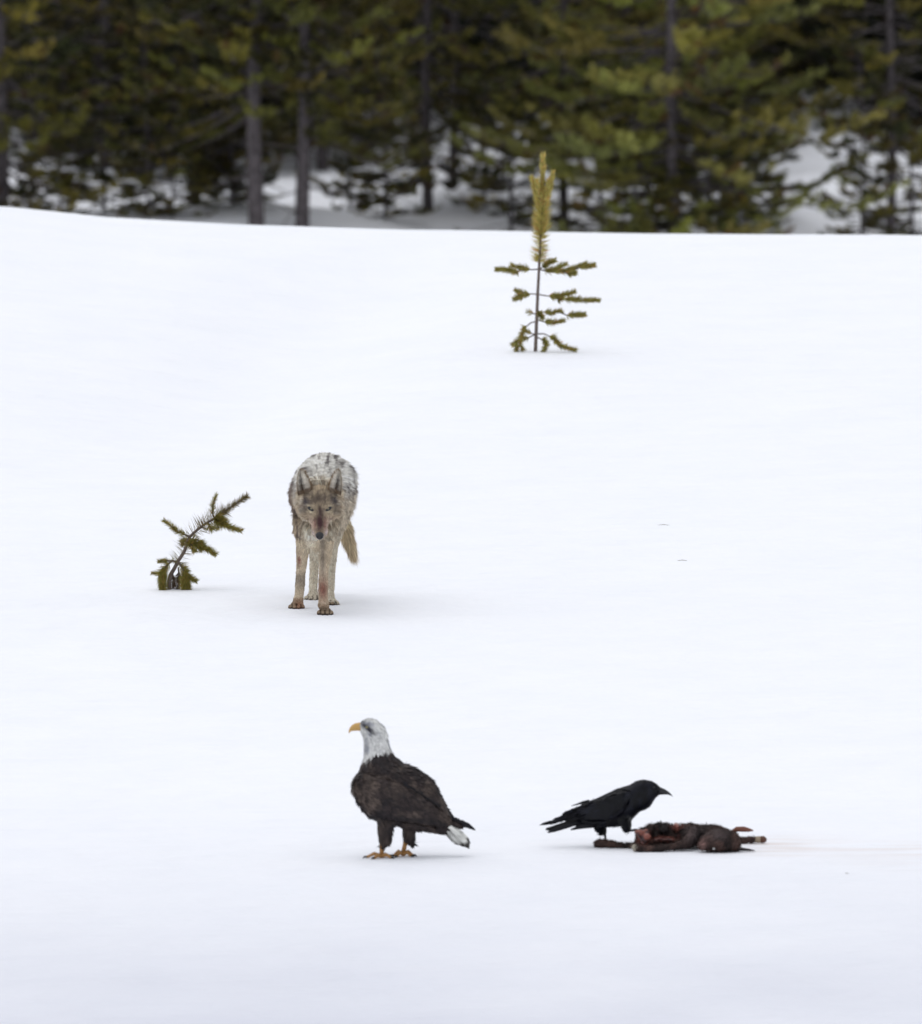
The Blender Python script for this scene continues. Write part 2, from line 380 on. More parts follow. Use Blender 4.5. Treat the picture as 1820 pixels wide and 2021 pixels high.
def wolf_col(P, strand=False):
    X_, Y_ = pW(P); d = P[:, 1]; x = P[:, 0]; z = P[:, 2]
    c = np.tile(C_CR, (len(P), 1)).astype(float)
    n_ = .7*vnoise(P*np.array((1, .05, .14)), 85, 1)+.45*vnoise(P*np.array((1, .07, .3)), 38, 21); n2_ = vnoise(P, 14, 2); n3_ = vnoise(P, 60, 5)
    body = (z > .40)
    # back and flanks: white frosted with dark banding
    back = sst(.60, .72, z)*sst(-.13, -.04, d)
    c = mixc(c, C_W, back)
    c = mixc(c, C_DK, back*sst(-.22, .55, n_+.15*n2_)*.85)
    # left flank (image) brown-grey, right flank paler below
    side = body*sst(.02, .12, d)*(1-back)
    c = mixc(c, C_TAN*.85, side*(.9-.5*sst(0, .1, x)))
    c = mixc(c, C_GR*.8, side*sst(-.2, .4, n_)*(.95-.5*sst(0, .12, x)))
    c = mixc(c, srgb(112, 94, 84), body*sst(.09, .15, -x)*(1-sst(.70, .78, z))*sst(-.4, .2, n_)*.7*(d > -.05))
    c = mixc(c, C_DK, sst(.07, .12, x)*sst(.60, .66, z)*(1-sst(.74, .78, z))*sst(-.2, .3, n_)*.75*(d > .15))
    # neck and cheeks ruff
    ruff = (1-sst(.04, .14, d))*sst(.42, .5, z)*(1-back*.9)
    c = mixc(c, mixc(C_TAN*.9, C_CR, sst(0, .6, n3_)), ruff*.9)
    c = mixc(c, C_GR, ruff*sst(.1, .6, n2_)*.6)
    # tail
    tl = (x > .09)*(z < .5)*(d > 1.0)
    c = mixc(c, srgb(206, 188, 158), tl); c = mixc(c, C_DK, tl*(1-sst(.19, .25, z))*.8)
    # legs
    leg = (z < .42)*(d < .5)
    c = mixc(c, srgb(208, 190, 164), leg*.8)
    fl = leg*np.exp(-((X_-625)/28)**2)*(x > -.03)*sst(0.1, .3, z); c = mixc(c, C_GR, fl*.7)
    lc = leg*(x < -.03)*np.exp(-((Y_-1540)/90)**2); c = mixc(c, C_GR, lc*.6)
    c = mixc(c, srgb(226, 216, 198), bump(X_, Y_, 500, 1090, 75, 110)*(d < .25)*.9)
    c = mixc(c, C_CR, ((z < .5)*(d > .5)*(x < .09))*.9)
    pw = (z < .07); c = mixc(c, srgb(134, 112, 90), pw*(d < .5)*.7)
    c = mixc(c, srgb(60, 44, 40), (z < .018)*(n3_ > -.2)*.8)
    # blood on the legs
    c = mixc(c, srgb(138, 88, 78), leg*(bump(X_, Y_, 375, 1320, 20, 60)*1.2*(.7+.5*n3_)))
    c = mixc(c, srgb(150, 106, 92), leg*(x > -.03)*(bump(X_, Y_, 625, 1640, 60, 130)*(.75+.3*n2_)))
    c = mixc(c, srgb(160, 96, 70), leg*bump(X_, Y_, 380, 1800, 50, 60)*.5)
    # head
    head = (d < -.10)*(z > .44)
    hc = np.tile(srgb(172, 156, 132), (len(P), 1)).astype(float)
    hc = mixc(hc, srgb(104, 92, 84), sst(-.1, .5, n3_)*.6)
    hc = mixc(hc, srgb(66, 62, 68), (bump(X_, Y_, 440, 735, 66, 66)+bump(X_, Y_, 760, 725, 66, 66))*1.1)
    hc = mixc(hc, srgb(88, 76, 70), bump(X_, Y_, 598, 715, 80, 60)*.8)
    hc = mixc(hc, srgb(86, 78, 80), (bump(X_, Y_, 420, 800, 36, 60)+bump(X_, Y_, 785, 790, 36, 60))*.8)
    hc = mixc(hc, srgb(160, 142, 118), bump(X_, Y_, 600, 560, 90, 60))
    hc = mixc(hc, srgb(62, 52, 52), bump(X_, Y_, 530, 832, 16, 16)*.9+bump(X_, Y_, 662, 832, 16, 16)*.9)
    for ex in (505, 688): hc = mixc(hc, srgb(214, 200, 172), bump(X_, Y_, ex, 842, 34, 15)*.95+bump(X_, Y_, ex+(ex-597)*.25, 775, 22, 12)*.5)
    hc = mixc(hc, srgb(84, 76, 74), bump(X_, Y_, 455, 830, 22, 40)*.7+bump(X_, Y_, 745, 830, 22, 40)*.7)
    hc = mixc(hc, srgb(186, 168, 146), bump(X_, Y_, 440, 930, 55, 60)+bump(X_, Y_, 760, 930, 60, 60))
    hc = mixc(hc, srgb(190, 166, 152), bump(X_, Y_, 505, 985, 38, 75)+bump(X_, Y_, 690, 985, 40, 80))
    hc = mixc(hc, srgb(205, 190, 186), bump(X_, Y_, 520, 1070, 26, 30)+bump(X_, Y_, 668, 1060, 26, 32)+bump(X_, Y_, 590, 1110, 60, 12))
    hc = mixc(hc, srgb(80, 56, 58), (bump(X_, Y_, 598, 945, 44, 112)*1.3)*(.85+.25*n2_))
    hc = mixc(hc, srgb(138, 92, 88), (bump(X_, Y_, 548, 965, 16, 55)+bump(X_, Y_, 650, 970, 15, 60))*.6)
    hc = mixc(hc, srgb(66, 48, 52), bump(X_, Y_, 600, 835, 20, 40)*.85)
    c = np.where((head)[:, None], mixc(c, hc, sst(.02, .12, -.10-d+.12*(np.abs(x) < .08))), c)
    for pc in pawc:
        lx = x-pc[0]; front = (d < pc[1]+.005)*(d > pc[1]-.08)*(z < .036)*(np.abs(lx) < .06)
        c = mixc(c, srgb(46, 36, 32), front*np.clip(np.exp(-(lx/.0042)**2)+np.exp(-((np.abs(lx)-.0245)/.0042)**2), 0, 1)*.9)  # shade of the gaps between the toes painted into the fur
    return c
wbody = blob('body', parts, M_SKIN, wolf, .0055, 4)
co = np.empty(len(wbody.data.vertices)*3, np.float32); wbody.data.vertices.foreach_get('co', co); co = co.reshape(-1, 3).astype(float)
setcol(wbody.data, wolf_col(co)*.75)
bvh = BVHTree.FromPolygons([Vector(v) for v in co], [tuple(p.vertices) for p in wbody.data.polygons])
def wolf_hit(zx, zy):
    o = w(zx, zy, -1.0); dr = Vector((0, w.c, -w.s))
    h = bvh.ray_cast(Vector(o), dr)
    return np.array(h[0]), np.array(h[1])
# eyes
eyes = []
for ex, ey, tilt in ((507, 808, -.50), (686, 808, .50)):
    p, n_ = wolf_hit(ex, ey); eyes.append(p)
    ax = norm(np.array((math.cos(tilt), 0, math.sin(tilt)))); ay = norm(np.cross(ax, (0, 1, 0))); az = np.cross(ax, ay)
    A = np.array((ax, az, ay))
    e = solid('eye', [ell(p+np.array((0, .002, 0)), (.0215, .006, .0105), 14, A)], M_BLACK, wolf)
    solid('iris', [ell(p+np.array((0, -.0035, .001)), (.0047, .003, .0038), 12)], M_IRIS, e)
    solid('pupil', [ell(p+np.array((0, -.0066, .001)), (.0022, .001, .0026), 10)], M_BLACK, e)
eyes = np.array(eyes)
nosec = hd(.156, 0, -.018)
nb = [ell(nosec, (.0235, .018, .0205)), ell(nosec+np.array((0, .002, -.012)), (.016, .014, .012))]
nose = solid('nose', nb, M_BLACK, wolf)
M_NOS = material('nostril', (.002, .002, .002), rough=.6)
for sx in (-1, 1): solid('nostril', [ell(nosec+np.array((sx*.0125, -.0135, -.009)), (.0052, .004, .0048))], M_NOS, nose)
# ears: cupped shells
def ear(outline_in, outline_out, sgn):
    n = 9; V = []; C = []
    for k, (a, b_) in enumerate(zip(outline_in, outline_out)):
        A_, B_ = np.array(a, float), np.array(b_, float); v = k/(len(outline_in)-1)
        for j in range(n):
            u = j/(n-1); q = A_*(1-u)+B_*u
            depth = .017*math.sin(math.pi*u)**.8*(1-v*.75)
            V.append(w(q[0], q[1], -.165+depth+.012*v+ (.012 if u > .5 else 0)*(u-.5)))
            rim = max(0, 1-min(u, 1-u)*5.5); inner = srgb(232, 226, 214)
            c = mixc(inner, srgb(48, 38, 38), np.array(math.exp(-((u-.66)/.16)**2)*(1-v**2)*1.1))
            c = mixc(c, srgb(134, 112, 86), np.array(rim if u < .5 else rim*.5)); c = mixc(c, srgb(134, 112, 86), np.array(max(0, v-.72)*3.2)); c = mixc(c, srgb(120, 100, 80), np.array(max(0, .30-v)*3))
            C.append(c)
    m = len(outline_in); V = np.array(V); C = np.array(C)
    back = V+np.array((0, .007, 0))
    VV = np.concatenate([V, back]); CC = np.concatenate([C, np.tile(srgb(140, 118, 94), (len(V), 1))])
    I = np.arange(m*n).reshape(m, n); f = np.stack([I[:-1, :-1], I[:-1, 1:], I[1:, 1:], I[1:, :-1]], -1).reshape(-1, 4)
    ring = list(I[0, :])+list(I[1:, -1])+list(I[-1, ::-1][1:])+list(I[::-1, 0][1:-1])
    e = [(ring[i], ring[(i+1) % len(ring)], ring[(i+1) % len(ring)]+m*n, ring[i]+m*n) for i in range(len(ring))]
    o = mesh_np('ear', VV, [f, f[:, ::-1]+m*n, np.array(e)], M_FUR, wolf, CC)
    # ear hair
    r = np.random.default_rng(3); P, N = sample(o, 2600, r); X_, Y_ = pW(P)
    fr = (N[:, 1] < 0)
    cc = np.zeros((len(P), 3)); 
    d2 = ((P[:, None, :]-V[None])**2).sum(-1).argmin(1); cc = C[d2]
    D = np.stack([-.5*sgn*np.ones(len(P))*-1*fr+0*P[:, 0], -.5*np.ones(len(P)), .8*np.ones(len(P))], -1)+r.normal(0, .3, (len(P), 3))
    ribbons('ear_fur', P, D, r.uniform(.008, .022, len(P)), .0016, N, cc*r.uniform(.75, 1.3, (len(P), 1)), M_FUR, o)
ear([(518, 615), (508, 565), (486, 515), (464, 468), (440, 424), (418, 406)], [(375, 670), (360, 605), (357, 545), (361, 490), (374, 437), (398, 406)], 1)
ear([(688, 612), (695, 565), (712, 515), (734, 468), (756, 427), (780, 406)], [(815, 670), (824, 605), (829, 545), (825, 490), (817, 437), (800, 406)], -1)
# coat of hair strands
tail_np = np.array(tail)
def wolf_fur(n):
    r = np.random.default_rng(11); P, N = sample(wbody, n, r)
    x, d, z = P[:, 0], P[:, 1], P[:, 2]; X_, Y_ = pW(P)
    L = np.full(n, .050)
    L = np.where(z < .45, .013+.016*sst(.28, .45, z), L)
    L = np.where((d < .06) & (z > .45), .048, L); L = np.where((z > .76) & (d > 0), .040, L)
    tl = (x > .075) & (d > 1.0) & (z < .62); L = np.where(tl, .056, L)
    hdm = (d < -.10) & (z > .44)
    sH = (P-E0)@fv                       # along the face towards the nose
    lat = np.abs(x)
    Lh = .016+.020*sst(.065, .10, lat)*(1-sst(.02, .08, sH))
    Lh = np.where(sH > .03, .009, Lh); Lh = np.where(sH > .09, .005, Lh)
    L = np.where(hdm & (sH > -.10), Lh, L)
    L = np.where(z < .06, .008, L); L = np.where(z < .035, .0045, L)
    hind = (d > .5) & (z < .55) & ~tl; L = np.where(hind, .013+.017*sst(.3, .5, z), L)
    L = np.where((z > .36) & (d < .35) & ~hdm, L*(1-.40*(1-sst(.56, .72, z))), L)
    # direction field
    D = np.zeros_like(P)
    D[:, 1] = .75; D[:, 2] = -.45-.5*(1-sst(.3, .8, N[:, 2])); D[:, 0] = .5*np.sign(x)*(1-np.exp(-(x/.04)**2))*.8
    fore = (z > .60) & (d > .0); D[fore, 2] = -.15
    leg = z < .42; D[leg] = np.array((0, .12, -1))+np.stack([.35*np.sign(vnoise(P[leg], 9, 3)), 0*P[leg][:, 0], 0*P[leg][:, 0]], -1)*.4
    chest = (d < .2) & (N[:, 1] < -.2) & (z > .35) & ~hdm; D[chest, 1] = .1; D[chest, 2] = -1; D[chest, 0] = .25*np.sign(x[chest])
    td = norm(np.gradient(tail_np, axis=0)); k = ((P[:, None]-tail_np[None])**2).sum(-1).argmin(1); D[tl] = td[k[tl]]
    D[hdm] = -fv+np.stack([np.sign(x)*1.2*sst(.0, .09, lat), 0*x, -.6*sst(.04, .09, lat)], -1)[hdm]
    D = norm(D); D = norm(D-N*(D*N).sum(1, keepdims=True)*.9)
    L = np.where((x > .10) & (z > .5) & (d > .1) & ~tl, L*1.3, L)
    lift = np.where(hdm, .30, np.where(leg, .26, .56)); lift = np.where(tl, .42, lift)
    D = norm(D+N*lift[:, None]+r.normal(0, .13, P.shape)+.16*np.stack([vnoise(P, 26, 7), vnoise(P, 26, 8), vnoise(P, 26, 9)], -1))
    L = L*r.uniform(.6, 1.25, n)*(1+.25*vnoise(P, 30, 6))
    # clumps: tips gather towards their clump's own tip
    from mathutils.kdtree import KDTree
    m = 5200; ci = r.choice(n, m, replace=False); kd = KDTree(m)
    for i_, q_ in enumerate(ci): kd.insert(P[q_], i_)
    kd.balance(); own = np.array([ci[kd.find(p_)[1]] for p_ in P])
    tip = P+D*L[:, None]; ct = P[own]+D[own]*L[own][:, None]*1.12
    g_ = np.where(hdm, .25, np.where(z < .42, .38, .52))[:, None]; ok = ((ct-tip)**2).sum(1) < .03**2
    tip = np.where(ok[:, None], tip*(1-g_)+ct*g_, tip); D = tip-P; L = np.linalg.norm(D, axis=1); D = norm(D)
    cb = r.uniform(.72, 1.28, n)[own]; cb = np.where(hdm, 1+(cb-1)*.5, cb)
    keep = np.ones(n, bool)
    for e in eyes: keep &= (((P-e)*np.array((.6, .8, 1.1)))**2).sum(1)**.5 > .0142
    keep &= ((P-nosec)**2).sum(1)**.5 > .024
    for e in eyes:
        near = ((P-e)**2).sum(1)**.5 < .03; L = np.where(near, .0055, L)
    mw = np.where(hdm, .9, .55)[:, None]; lowleg = (z < .42)
    cb = np.where(lowleg, 1+(cb-1)*.35, cb)
    c = wolf_col(P*mw+P[own]*(1-mw))*r.uniform(.6, 1.42, (n, 1))*cb[:, None]
    c = np.clip(c, 0, .85)
    bend = np.zeros_like(P); bend[:, 2] = -.22*(L > .025)
    k = keep
    wd = np.where(L > .02, .0022, .0017)
    ribbons('fur', P[k], D[k], L[k], wd[k], N[k]+r.normal(0, .25, P[k].shape), c[k], M_FUR, wbody, bend=bend[k], mid=.8)
wolf_fur(270000)
# claws
cl = []
for c in pawc:
    for ox, oy in ((-.034, -.026), (-.012, -.048), (.012, -.048), (.034, -.026)):
        cl.append(tube([c+np.array((ox, oy+.010, .014)), c+np.array((ox*1.03, oy-.003, .010)), c+np.array((ox*1.05, oy-.012, .001))], [.0055, .0045, .0012], 7))
for q in cl: solid('claw', [q], M_CLAW, wolf)

# ================================================================== EAGLE
CE = Crop(1340, 2820, 3.033, 720, 1845)
e_ = CE
eagle = empty('bald_eagle', CE.g-Vector((0, 0, .004))); tag(eagle, 'bald eagle with white head and dark brown body standing on the snow, facing left', 'eagle')
M_FEA = material('feathers', attr=True, rough=.6, spec=.25)
M_RAV = material('raven_feathers', attr=True, rough=.42, spec=.22)
M_BEAK = material('yellow_beak', (.50, .30, .09), rough=.45, spec=.5, noise_amt=.1)
M_FOOT = material('orange_foot', (.38, .20, .07), rough=.6, noise_amt=.25, noise_scale=120, bump=.001)
def ep(ax, ay, bx, by, hb, d=0): return (e_(ax, ay, d), e_(bx, by, d), hb)
bodyst = [ep(300, 215, 305, 300, .012), ep(335, 178, 322, 335, .026), ep(400, 152, 340, 378, .036), ep(500, 172, 350, 430, .042), ep(590, 245, 353, 490, .044), ep(635, 340, 356, 550, .045),
          ep(650, 440, 352, 615, .050), ep(672, 520, 340, 680, .058), ep(725, 612, 318, 745, .072), ep(820, 696, 292, 815, .088), ep(950, 745, 216, 905, .10), ep(1080, 822, 205, 1025, .108),
          ep(1170, 892, 262, 1140, .108), ep(1230, 980, 312, 1240, .105), ep(1265, 1070, 390, 1330, .10), ep(1300, 1150, 490, 1385, .095), ep(1330, 1210, 630, 1430, .09), ep(1360, 1270, 800, 1462, .085),
          ep(1385, 1320, 980, 1495, .07), ep(1400, 1360, 1130, 1525, .055), ep(1420, 1400, 1270, 1550, .035), ep(1430, 1440, 1330, 1540, .015)]
parts = [pairs(bodyst, 22)]
def thigh(st, d): return pairs([(e_(a, b, d), e_(c, dd, d), h) for a, b, c, dd, h in st], 14)
parts.append(thigh([(500, 1290, 740, 1330, .05), (508, 1390, 720, 1430, .042), (528, 1500, 696, 1520, .034), (543, 1610, 682, 1620, .026), (552, 1680, 600, 1670, .012)], -.035))
parts.append(thigh([(812, 1360, 1010, 1400, .05), (818, 1450, 996, 1490, .042), (824, 1530, 974, 1540, .034), (836, 1590, 966, 1620, .024), (900, 1635, 958, 1665, .010)], .035))
def e_col(P):
    X_, Y_ = e_.inv(P); n_ = vnoise(P, 30, 2); n2_ = vnoise(P, 90, 4); n3_ = vnoise(P, 14, 6)
    c = mixc(srgb(44, 36, 36)*1.0, srgb(80, 69, 63), sst(-.35, .7, .6*n_+.6*n3_)); c = mixc(c, srgb(24, 22, 26), sst(.1, .7, n2_-n3_*.5)*.6)
    # shade in the wing-back fold and along the lower wing edge, painted dark
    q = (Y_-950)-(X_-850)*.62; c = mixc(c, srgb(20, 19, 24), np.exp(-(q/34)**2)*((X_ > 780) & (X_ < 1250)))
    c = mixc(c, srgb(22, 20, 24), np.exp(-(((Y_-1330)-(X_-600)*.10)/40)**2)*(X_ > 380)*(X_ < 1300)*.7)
    edge = 600+18*n2_*1.2-(X_-505)*.42 + 40*vnoise(P, 55, 9)
    wh = 1-sst(-14, 14, Y_-edge-10)
    g = mixc(srgb(212, 212, 210), srgb(146, 148, 156), sst(.0, .8, vnoise(P*np.array((1, 1, .5)), 48, 8))*.9)
    lore = np.clip(1.35*np.exp(-(((Y_-265)-(X_-385)*.80)/32)**2)*np.exp(-((X_-385)/75)**2), 0, 1)
    g = mixc(g, srgb(52, 50, 58), lore); g = mixc(g, srgb(96, 98, 106), np.exp(-((X_-430)/26)**2-((Y_-335)/26)**2)*.8)
    g = mixc(g, srgb(120, 122, 130), np.exp(-((X_-345)/40)**2-((Y_-205)/24)**2)*.7)
    return mixc(c, g, wh)
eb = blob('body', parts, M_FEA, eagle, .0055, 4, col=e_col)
def feathers(o, colf, n, Lf, Wf, flow, mat, seed, lift=.12, jit=.12, name='plumage', rnd=(.72, 1.35)):
    r = np.random.default_rng(seed); P, N = sample(o, n, r)
    D = flow(P, N); D = norm(D-N*(D*N).sum(1, keepdims=True)); D = norm(D+N*lift+r.normal(0, jit, P.shape))
    L = Lf(P)*r.uniform(.75, 1.2, n); Wd = Wf(P)*r.uniform(.8, 1.2, n)
    return ribbons(name, P+N*.001, D, L, Wd, N, colf(P)*r.uniform(rnd[0], rnd[1], (n, 1)), mat, o, mid=1.15)
def eflow(P, N):
    X_, Y_ = e_.inv(P); D = np.zeros_like(P); dn = sst(300, 600, Y_)[:, None]
    headd = np.array((.75, 0, -.55)); neckd = np.array((-.05, 0, -1)); bodyd = np.array((.72, 0, -.68))
    D = headd*(1-dn)+neckd*dn; k = sst(620, 800, Y_)[:, None]; D = D*(1-k)+bodyd*k
    leg = (Y_ > 1430) & (X_ < 1010); D[leg] = (.1, 0, -1); return D
isw = lambda P: (e_.inv(P)[1] < 620)
feathers(eb, e_col, 16000, lambda P: np.where(isw(P), .020, np.where((e_.inv(P)[1] > 1440) & (e_.inv(P)[0] < 1010), .044, .036)), lambda P: np.where(isw(P), .0045, .013), eflow, M_FEA, 5, lift=.09, jit=.09, rnd=(.7, 1.3))
# wings
def wing_near():
    st = [ep(250, 860, 205, 960, .012, -.085), ep(330, 832, 215, 1060, .026, -.094), ep(450, 835, 270, 1190, .03, -.10), ep(600, 870, 400, 1300, .032, -.104), ep(760, 930, 560, 1360, .030, -.102),
          ep(900, 1000, 760, 1395, .028, -.096), ep(1040, 1090, 960, 1425, .024, -.086), ep(1180, 1190, 1130, 1450, .02, -.07), ep(1310, 1310, 1260, 1475, .014, -.045), ep(1430, 1400, 1400, 1478, .008, -.015), ep(1520, 1430, 1510, 1472, .004, .0)]
    o = blob('wing', [pairs(st, 18)], M_FEA, eagle, .005, 2, col=e_col)
    feathers(o, e_col, 3600, lambda P: np.full(len(P), .036), lambda P: np.full(len(P), .014), lambda P, N: np.tile((.80, 0, -.50), (len(P), 1)), M_FEA, 8, lift=.07, jit=.07, rnd=(.65, 1.4))
wing_near()
def wing_far():
    st = [ep(850, 712, 800, 800, .02, .05), ep(1000, 775, 930, 900, .026, .07), ep(1130, 860, 1050, 1000, .026, .07), ep(1225, 965, 1150, 1130, .022, .06), ep(1300, 1130, 1230, 1270, .018, .05),
          ep(1380, 1290, 1310, 1400, .012, .035), ep(1450, 1358, 1420, 1450, .008, .02), ep(1550, 1392, 1520, 1462, .006, .01), ep(1620, 1432, 1590, 1478, .004, .01), ep(1676, 1478, 1664, 1496, .002, .01)]
    o = blob('wing', [pairs(st, 16)], M_FEA, eagle, .0045, 2, col=lambda P: mixc(e_col(P), np.array((.012, .012, .016)), sst(1250, 1420, e_.inv(P)[0])))
    feathers(o, lambda P: mixc(e_col(P), np.array((.012, .012, .016)), sst(1250, 1420, e_.inv(P)[0])), 1500, lambda P: np.where(e_.inv(P)[0] > 1380, .022, .034), lambda P: np.full(len(P), .009), lambda P, N: np.tile((.86, 0, -.42), (len(P), 1)), M_FEA, 9, lift=.03, jit=.05)
wing_far()
# tail: overlapping long flat feathers
def tailcol(v, k, r):
    c = srgb(220, 220, 216)*r.uniform(.6, 1.1)
    if v > .84-.1*r.random(): c = srgb(58, 54, 52)
    elif k in (0, 4, 7) and r.random() < .55: c = mixc(c, srgb(84, 80, 80), np.array(.7))
    return c
def eagle_tail():
    r = np.random.default_rng(4); PV, F4, CC = [], [], []; o0 = 0
    for k in range(8):
        f = k/7; a = e_(1325+95*f, 1515-70*f, .05-.09*((k*3) % 8)/7); q_ = 1-abs(f-.62)*.55; tip = e_(1325+95*f+262*q_+r.uniform(-8, 8), 1515-70*f+(268-14*f)*q_+r.uniform(-10, 10), .05-.09*((k*3) % 8)/7)
        sdv = norm(e_(1640, 1660, 0)-e_(1500, 1740, 0))*(.0135) + np.array((0, .008, 0)); m = 9
        for i in range(m):
            v = i/(m-1); p = a*(1-v)+tip*v; ww = (.75+.35*v)*math.sqrt(max(.02, 1-max(0, (v-.6)/.4)**2))
            for s_ in (-1, 0, 1): PV.append(p+sdv*s_*ww+np.array((0, -.003 if s_ == 0 else 0, 0))); CC.append(tailcol(v, k if s_ else 1, r))
        I = o0+np.arange(m*3).reshape(m, 3); F4.append(np.stack([I[:-1, :-1], I[:-1, 1:], I[1:, 1:], I[1:, :-1]], -1).reshape(-1, 4)); o0 += m*3
    V = np.array(PV); V2 = V+np.array((0, .0016, 0)); F = np.concatenate(F4)
    mesh_np('tail', np.concatenate([V, V2]), [F, F[:, ::-1]+len(V)], M_FEA, eagle, np.array(CC+CC))
eagle_tail()
bk = [ep(322, 208, 322, 308, .016), ep(285, 206, 288, 306, .0155), ep(245, 214, 248, 306, .014), ep(208, 236, 218, 308, .011), ep(182, 268, 200, 312, .008), ep(168, 302, 188, 318, .005), ep(168, 332, 178, 334, .0015)]
solid('beak', [pairs(bk, 14)], M_BEAK, eagle)
M_EYE = material('pale_eye', (.45, .40, .18), rough=.2)
ee = solid('eye', [ell(e_(392, 262, -.036), (.0075, .005, .0065))], M_EYE, eagle)
solid('pupil', [ell(e_(390, 262, -.0405), (.0035, .002, .0035))], M_BLACK, ee)
def bird_foot(ank, top, toes, rt, rl, mat, matc, parent, talon=.010):
    f = solid('leg', [tube([top, (top+ank)/2, ank], [rl*1.25, rl, rl*1.05], 10)], mat, parent)
    tp, tc = [], []
    for t_ in toes:
        p0 = ank+np.array((0, 0, -.004)); p1 = ank+(t_-ank)*.5; p1[2] = max(t_[2], 0)+rt*1.7; p2 = t_.copy(); p2[2] = rt*.9
        tp.append(tube([p0, p1, p2], [rt*1.25, rt*1.1, rt*.8], 9))
        dr = norm((p2-p1)*np.array((1, 1, 0)))
        tc.append(tube([p2-dr*.002+np.array((0, 0, rt*.3)), p2+dr*talon*.8+np.array((0, 0, rt*.35)), p2+dr*talon*1.5+np.array((0, 0, -rt*.7))], [rt*.75, rt*.55, rt*.12], 7))
    g = blob('foot', tp+[ell(ank+np.array((0, 0, -.001)), (rl*1.3, rl*1.3, rl*1.1))], mat, parent, .0028, 2)
    for q in tc: solid('talon', [q], matc, g)
a1 = e_(568, 1795, -.035); a1[2] = .016
bird_foot(a1, e_(572, 1650, -.035), [e_(385, 1830, -.05), e_(470, 1860, -.10), e_(690, 1850, -.08), e_(660, 1830, .01)], .0085, .0115, M_FOOT, M_CLAW, eagle, .014)
a2 = e_(828, 1790, .035); a2[2] = .018
bird_foot(a2, e_(868, 1600, .035), [e_(712, 1800, .02), e_(750, 1820, -.02), e_(950, 1800, .03), e_(930, 1820, -.01)], .0085, .0115, M_FOOT, M_CLAW, eagle, .014)

# ================================================================== CARCASS
CR_ = Crop(2140, 3080, 1.82, 1100, 597)
r_ = CR_
carc = empty('elk_calf_carcass', CR_.g); tag(carc, 'dark brown calf carcass torn open and lying on the snow beside the raven', 'carcass')
M_HIDE = material('calf_hide', attr=True, rough=.7, spec=.3)
M_MEAT = material('raw_flesh', attr=True, rough=.35, spec=.5, noise_amt=.3, noise_scale=60, bump=.002)
def rp(ax, ay, bx, by, hb, d=0): return (r_(ax, ay, d), r_(bx, by, d), hb)
def px(v): return v/r_.ppm
bod = [rp(742, 455, 742, 540, .03, .14), rp(775, 425, 770, 560, .065, .13), rp(830, 408, 830, 566, .080, .15), rp(900, 386, 900, 566, .085, .17), rp(960, 388, 960, 564, .085, .17), rp(1025, 408, 1025, 562, .08, .17), rp(1085, 398, 1095, 560, .085, .17),
       rp(1140, 388, 1150, 560, .08, .17), rp(1200, 402, 1210, 555, .055, .18), rp(1280, 396, 1280, 555, .055, .16), rp(1350, 412, 1350, 550, .045, .14), rp(1430, 445, 1420, 550, .04, .08), rp(1480, 470, 1475, 560, .03, .05)]
parts = [pairs(bod, 20)]
parts.append(tube([r_(436, 542, .17), r_(470, 536, .17), r_(560, 540, .17), r_(650, 552, .16), r_(740, 548, .15), r_(800, 530, .13)], [px(18), px(30), px(27), px(21), px(24), px(30)], 14))
parts.append(tube([r_(728, 566, -.02), r_(750, 570, -.02), r_(840, 575, -.02), r_(950, 566, -.02), r_(1050, 552, 0), r_(1120, 520, .02), r_(1155, 470, .05), r_(1160, 420, .07)], [px(16), px(29), px(26), px(22), px(27), px(38), px(46), px(36)], 14))
parts.append(tube([r_(1170, 500, .1), r_(1300, 530, .2), r_(1420, 525, .30), r_(1500, 513, .34), r_(1560, 508, .35), r_(1612, 507, .35)], [px(40), px(30), px(22), px(17), px(21), px(20)], 12))
hst = [rp(1196, 525, 1200, 568, .02, -.05), rp(1222, 492, 1222, 585, .038, -.05), rp(1270, 460, 1262, 591, .048, -.05), rp(1330, 436, 1322, 593, .056, -.045), rp(1400, 440, 1395, 592, .058, -.04), rp(1455, 452, 1450, 590, .05, -.03), rp(1492, 480, 1490, 582, .03, -.02)]
parts.append(pairs(hst, 18))
def c_col(P):
    X_, Y_ = r_.inv(P); n_ = vnoise(P, 25, 2); n2_ = vnoise(P, 70, 3)
    c = mixc(srgb(42, 32, 30), srgb(80, 60, 54), sst(-.4, .7, n_+.3*n2_))
    c = mixc(c, srgb(98, 86, 86), bump(X_, Y_, 1150, 470, 60, 60)*.7+bump(X_, Y_, 1330, 470, 80, 36)*.7)
    c = mixc(c, srgb(20, 17, 19), bump(X_, Y_, 950, 435, 100, 48)*.95); c = mixc(c, srgb(84, 46, 42), sst(.1, .6, vnoise(P, 55, 6))*(X_ > 760)*(X_ < 1070)*(Y_ > 400)*(Y_ < 530)*.7)
    fl = np.clip(bump(X_, Y_, 795, 485, 42, 42)*1.5+bump(X_, Y_, 1050, 408, 34, 26)*1.2+bump(X_, Y_, 940, 500, 80, 13)*.8, 0, 1)*sst(-.5, .3, n_+.3)
    c = mixc(c, srgb(134, 72, 58), fl); c = mixc(c, srgb(20, 17, 18), bump(X_, Y_, 1205, 490, 22, 70)*1.0+bump(X_, Y_, 870, 455, 50, 30)*.7)  # flesh tone, then shade of the notch at the neck painted dark
    c = mixc(c, srgb(140, 108, 102), bump(X_, Y_, 1228, 535, 28, 34)*.9)
    c = mixc(c, srgb(196, 186, 172), bump(X_, Y_, 728, 568, 15, 26)*1.2)
    return c
fq = np.random.default_rng(8)
for q in range(16): parts.append(ell(r_(fq.uniform(770, 1060), fq.uniform(405, 540), fq.uniform(.07, .12)), (fq.uniform(.012, .03), .03, fq.uniform(.010, .020))))
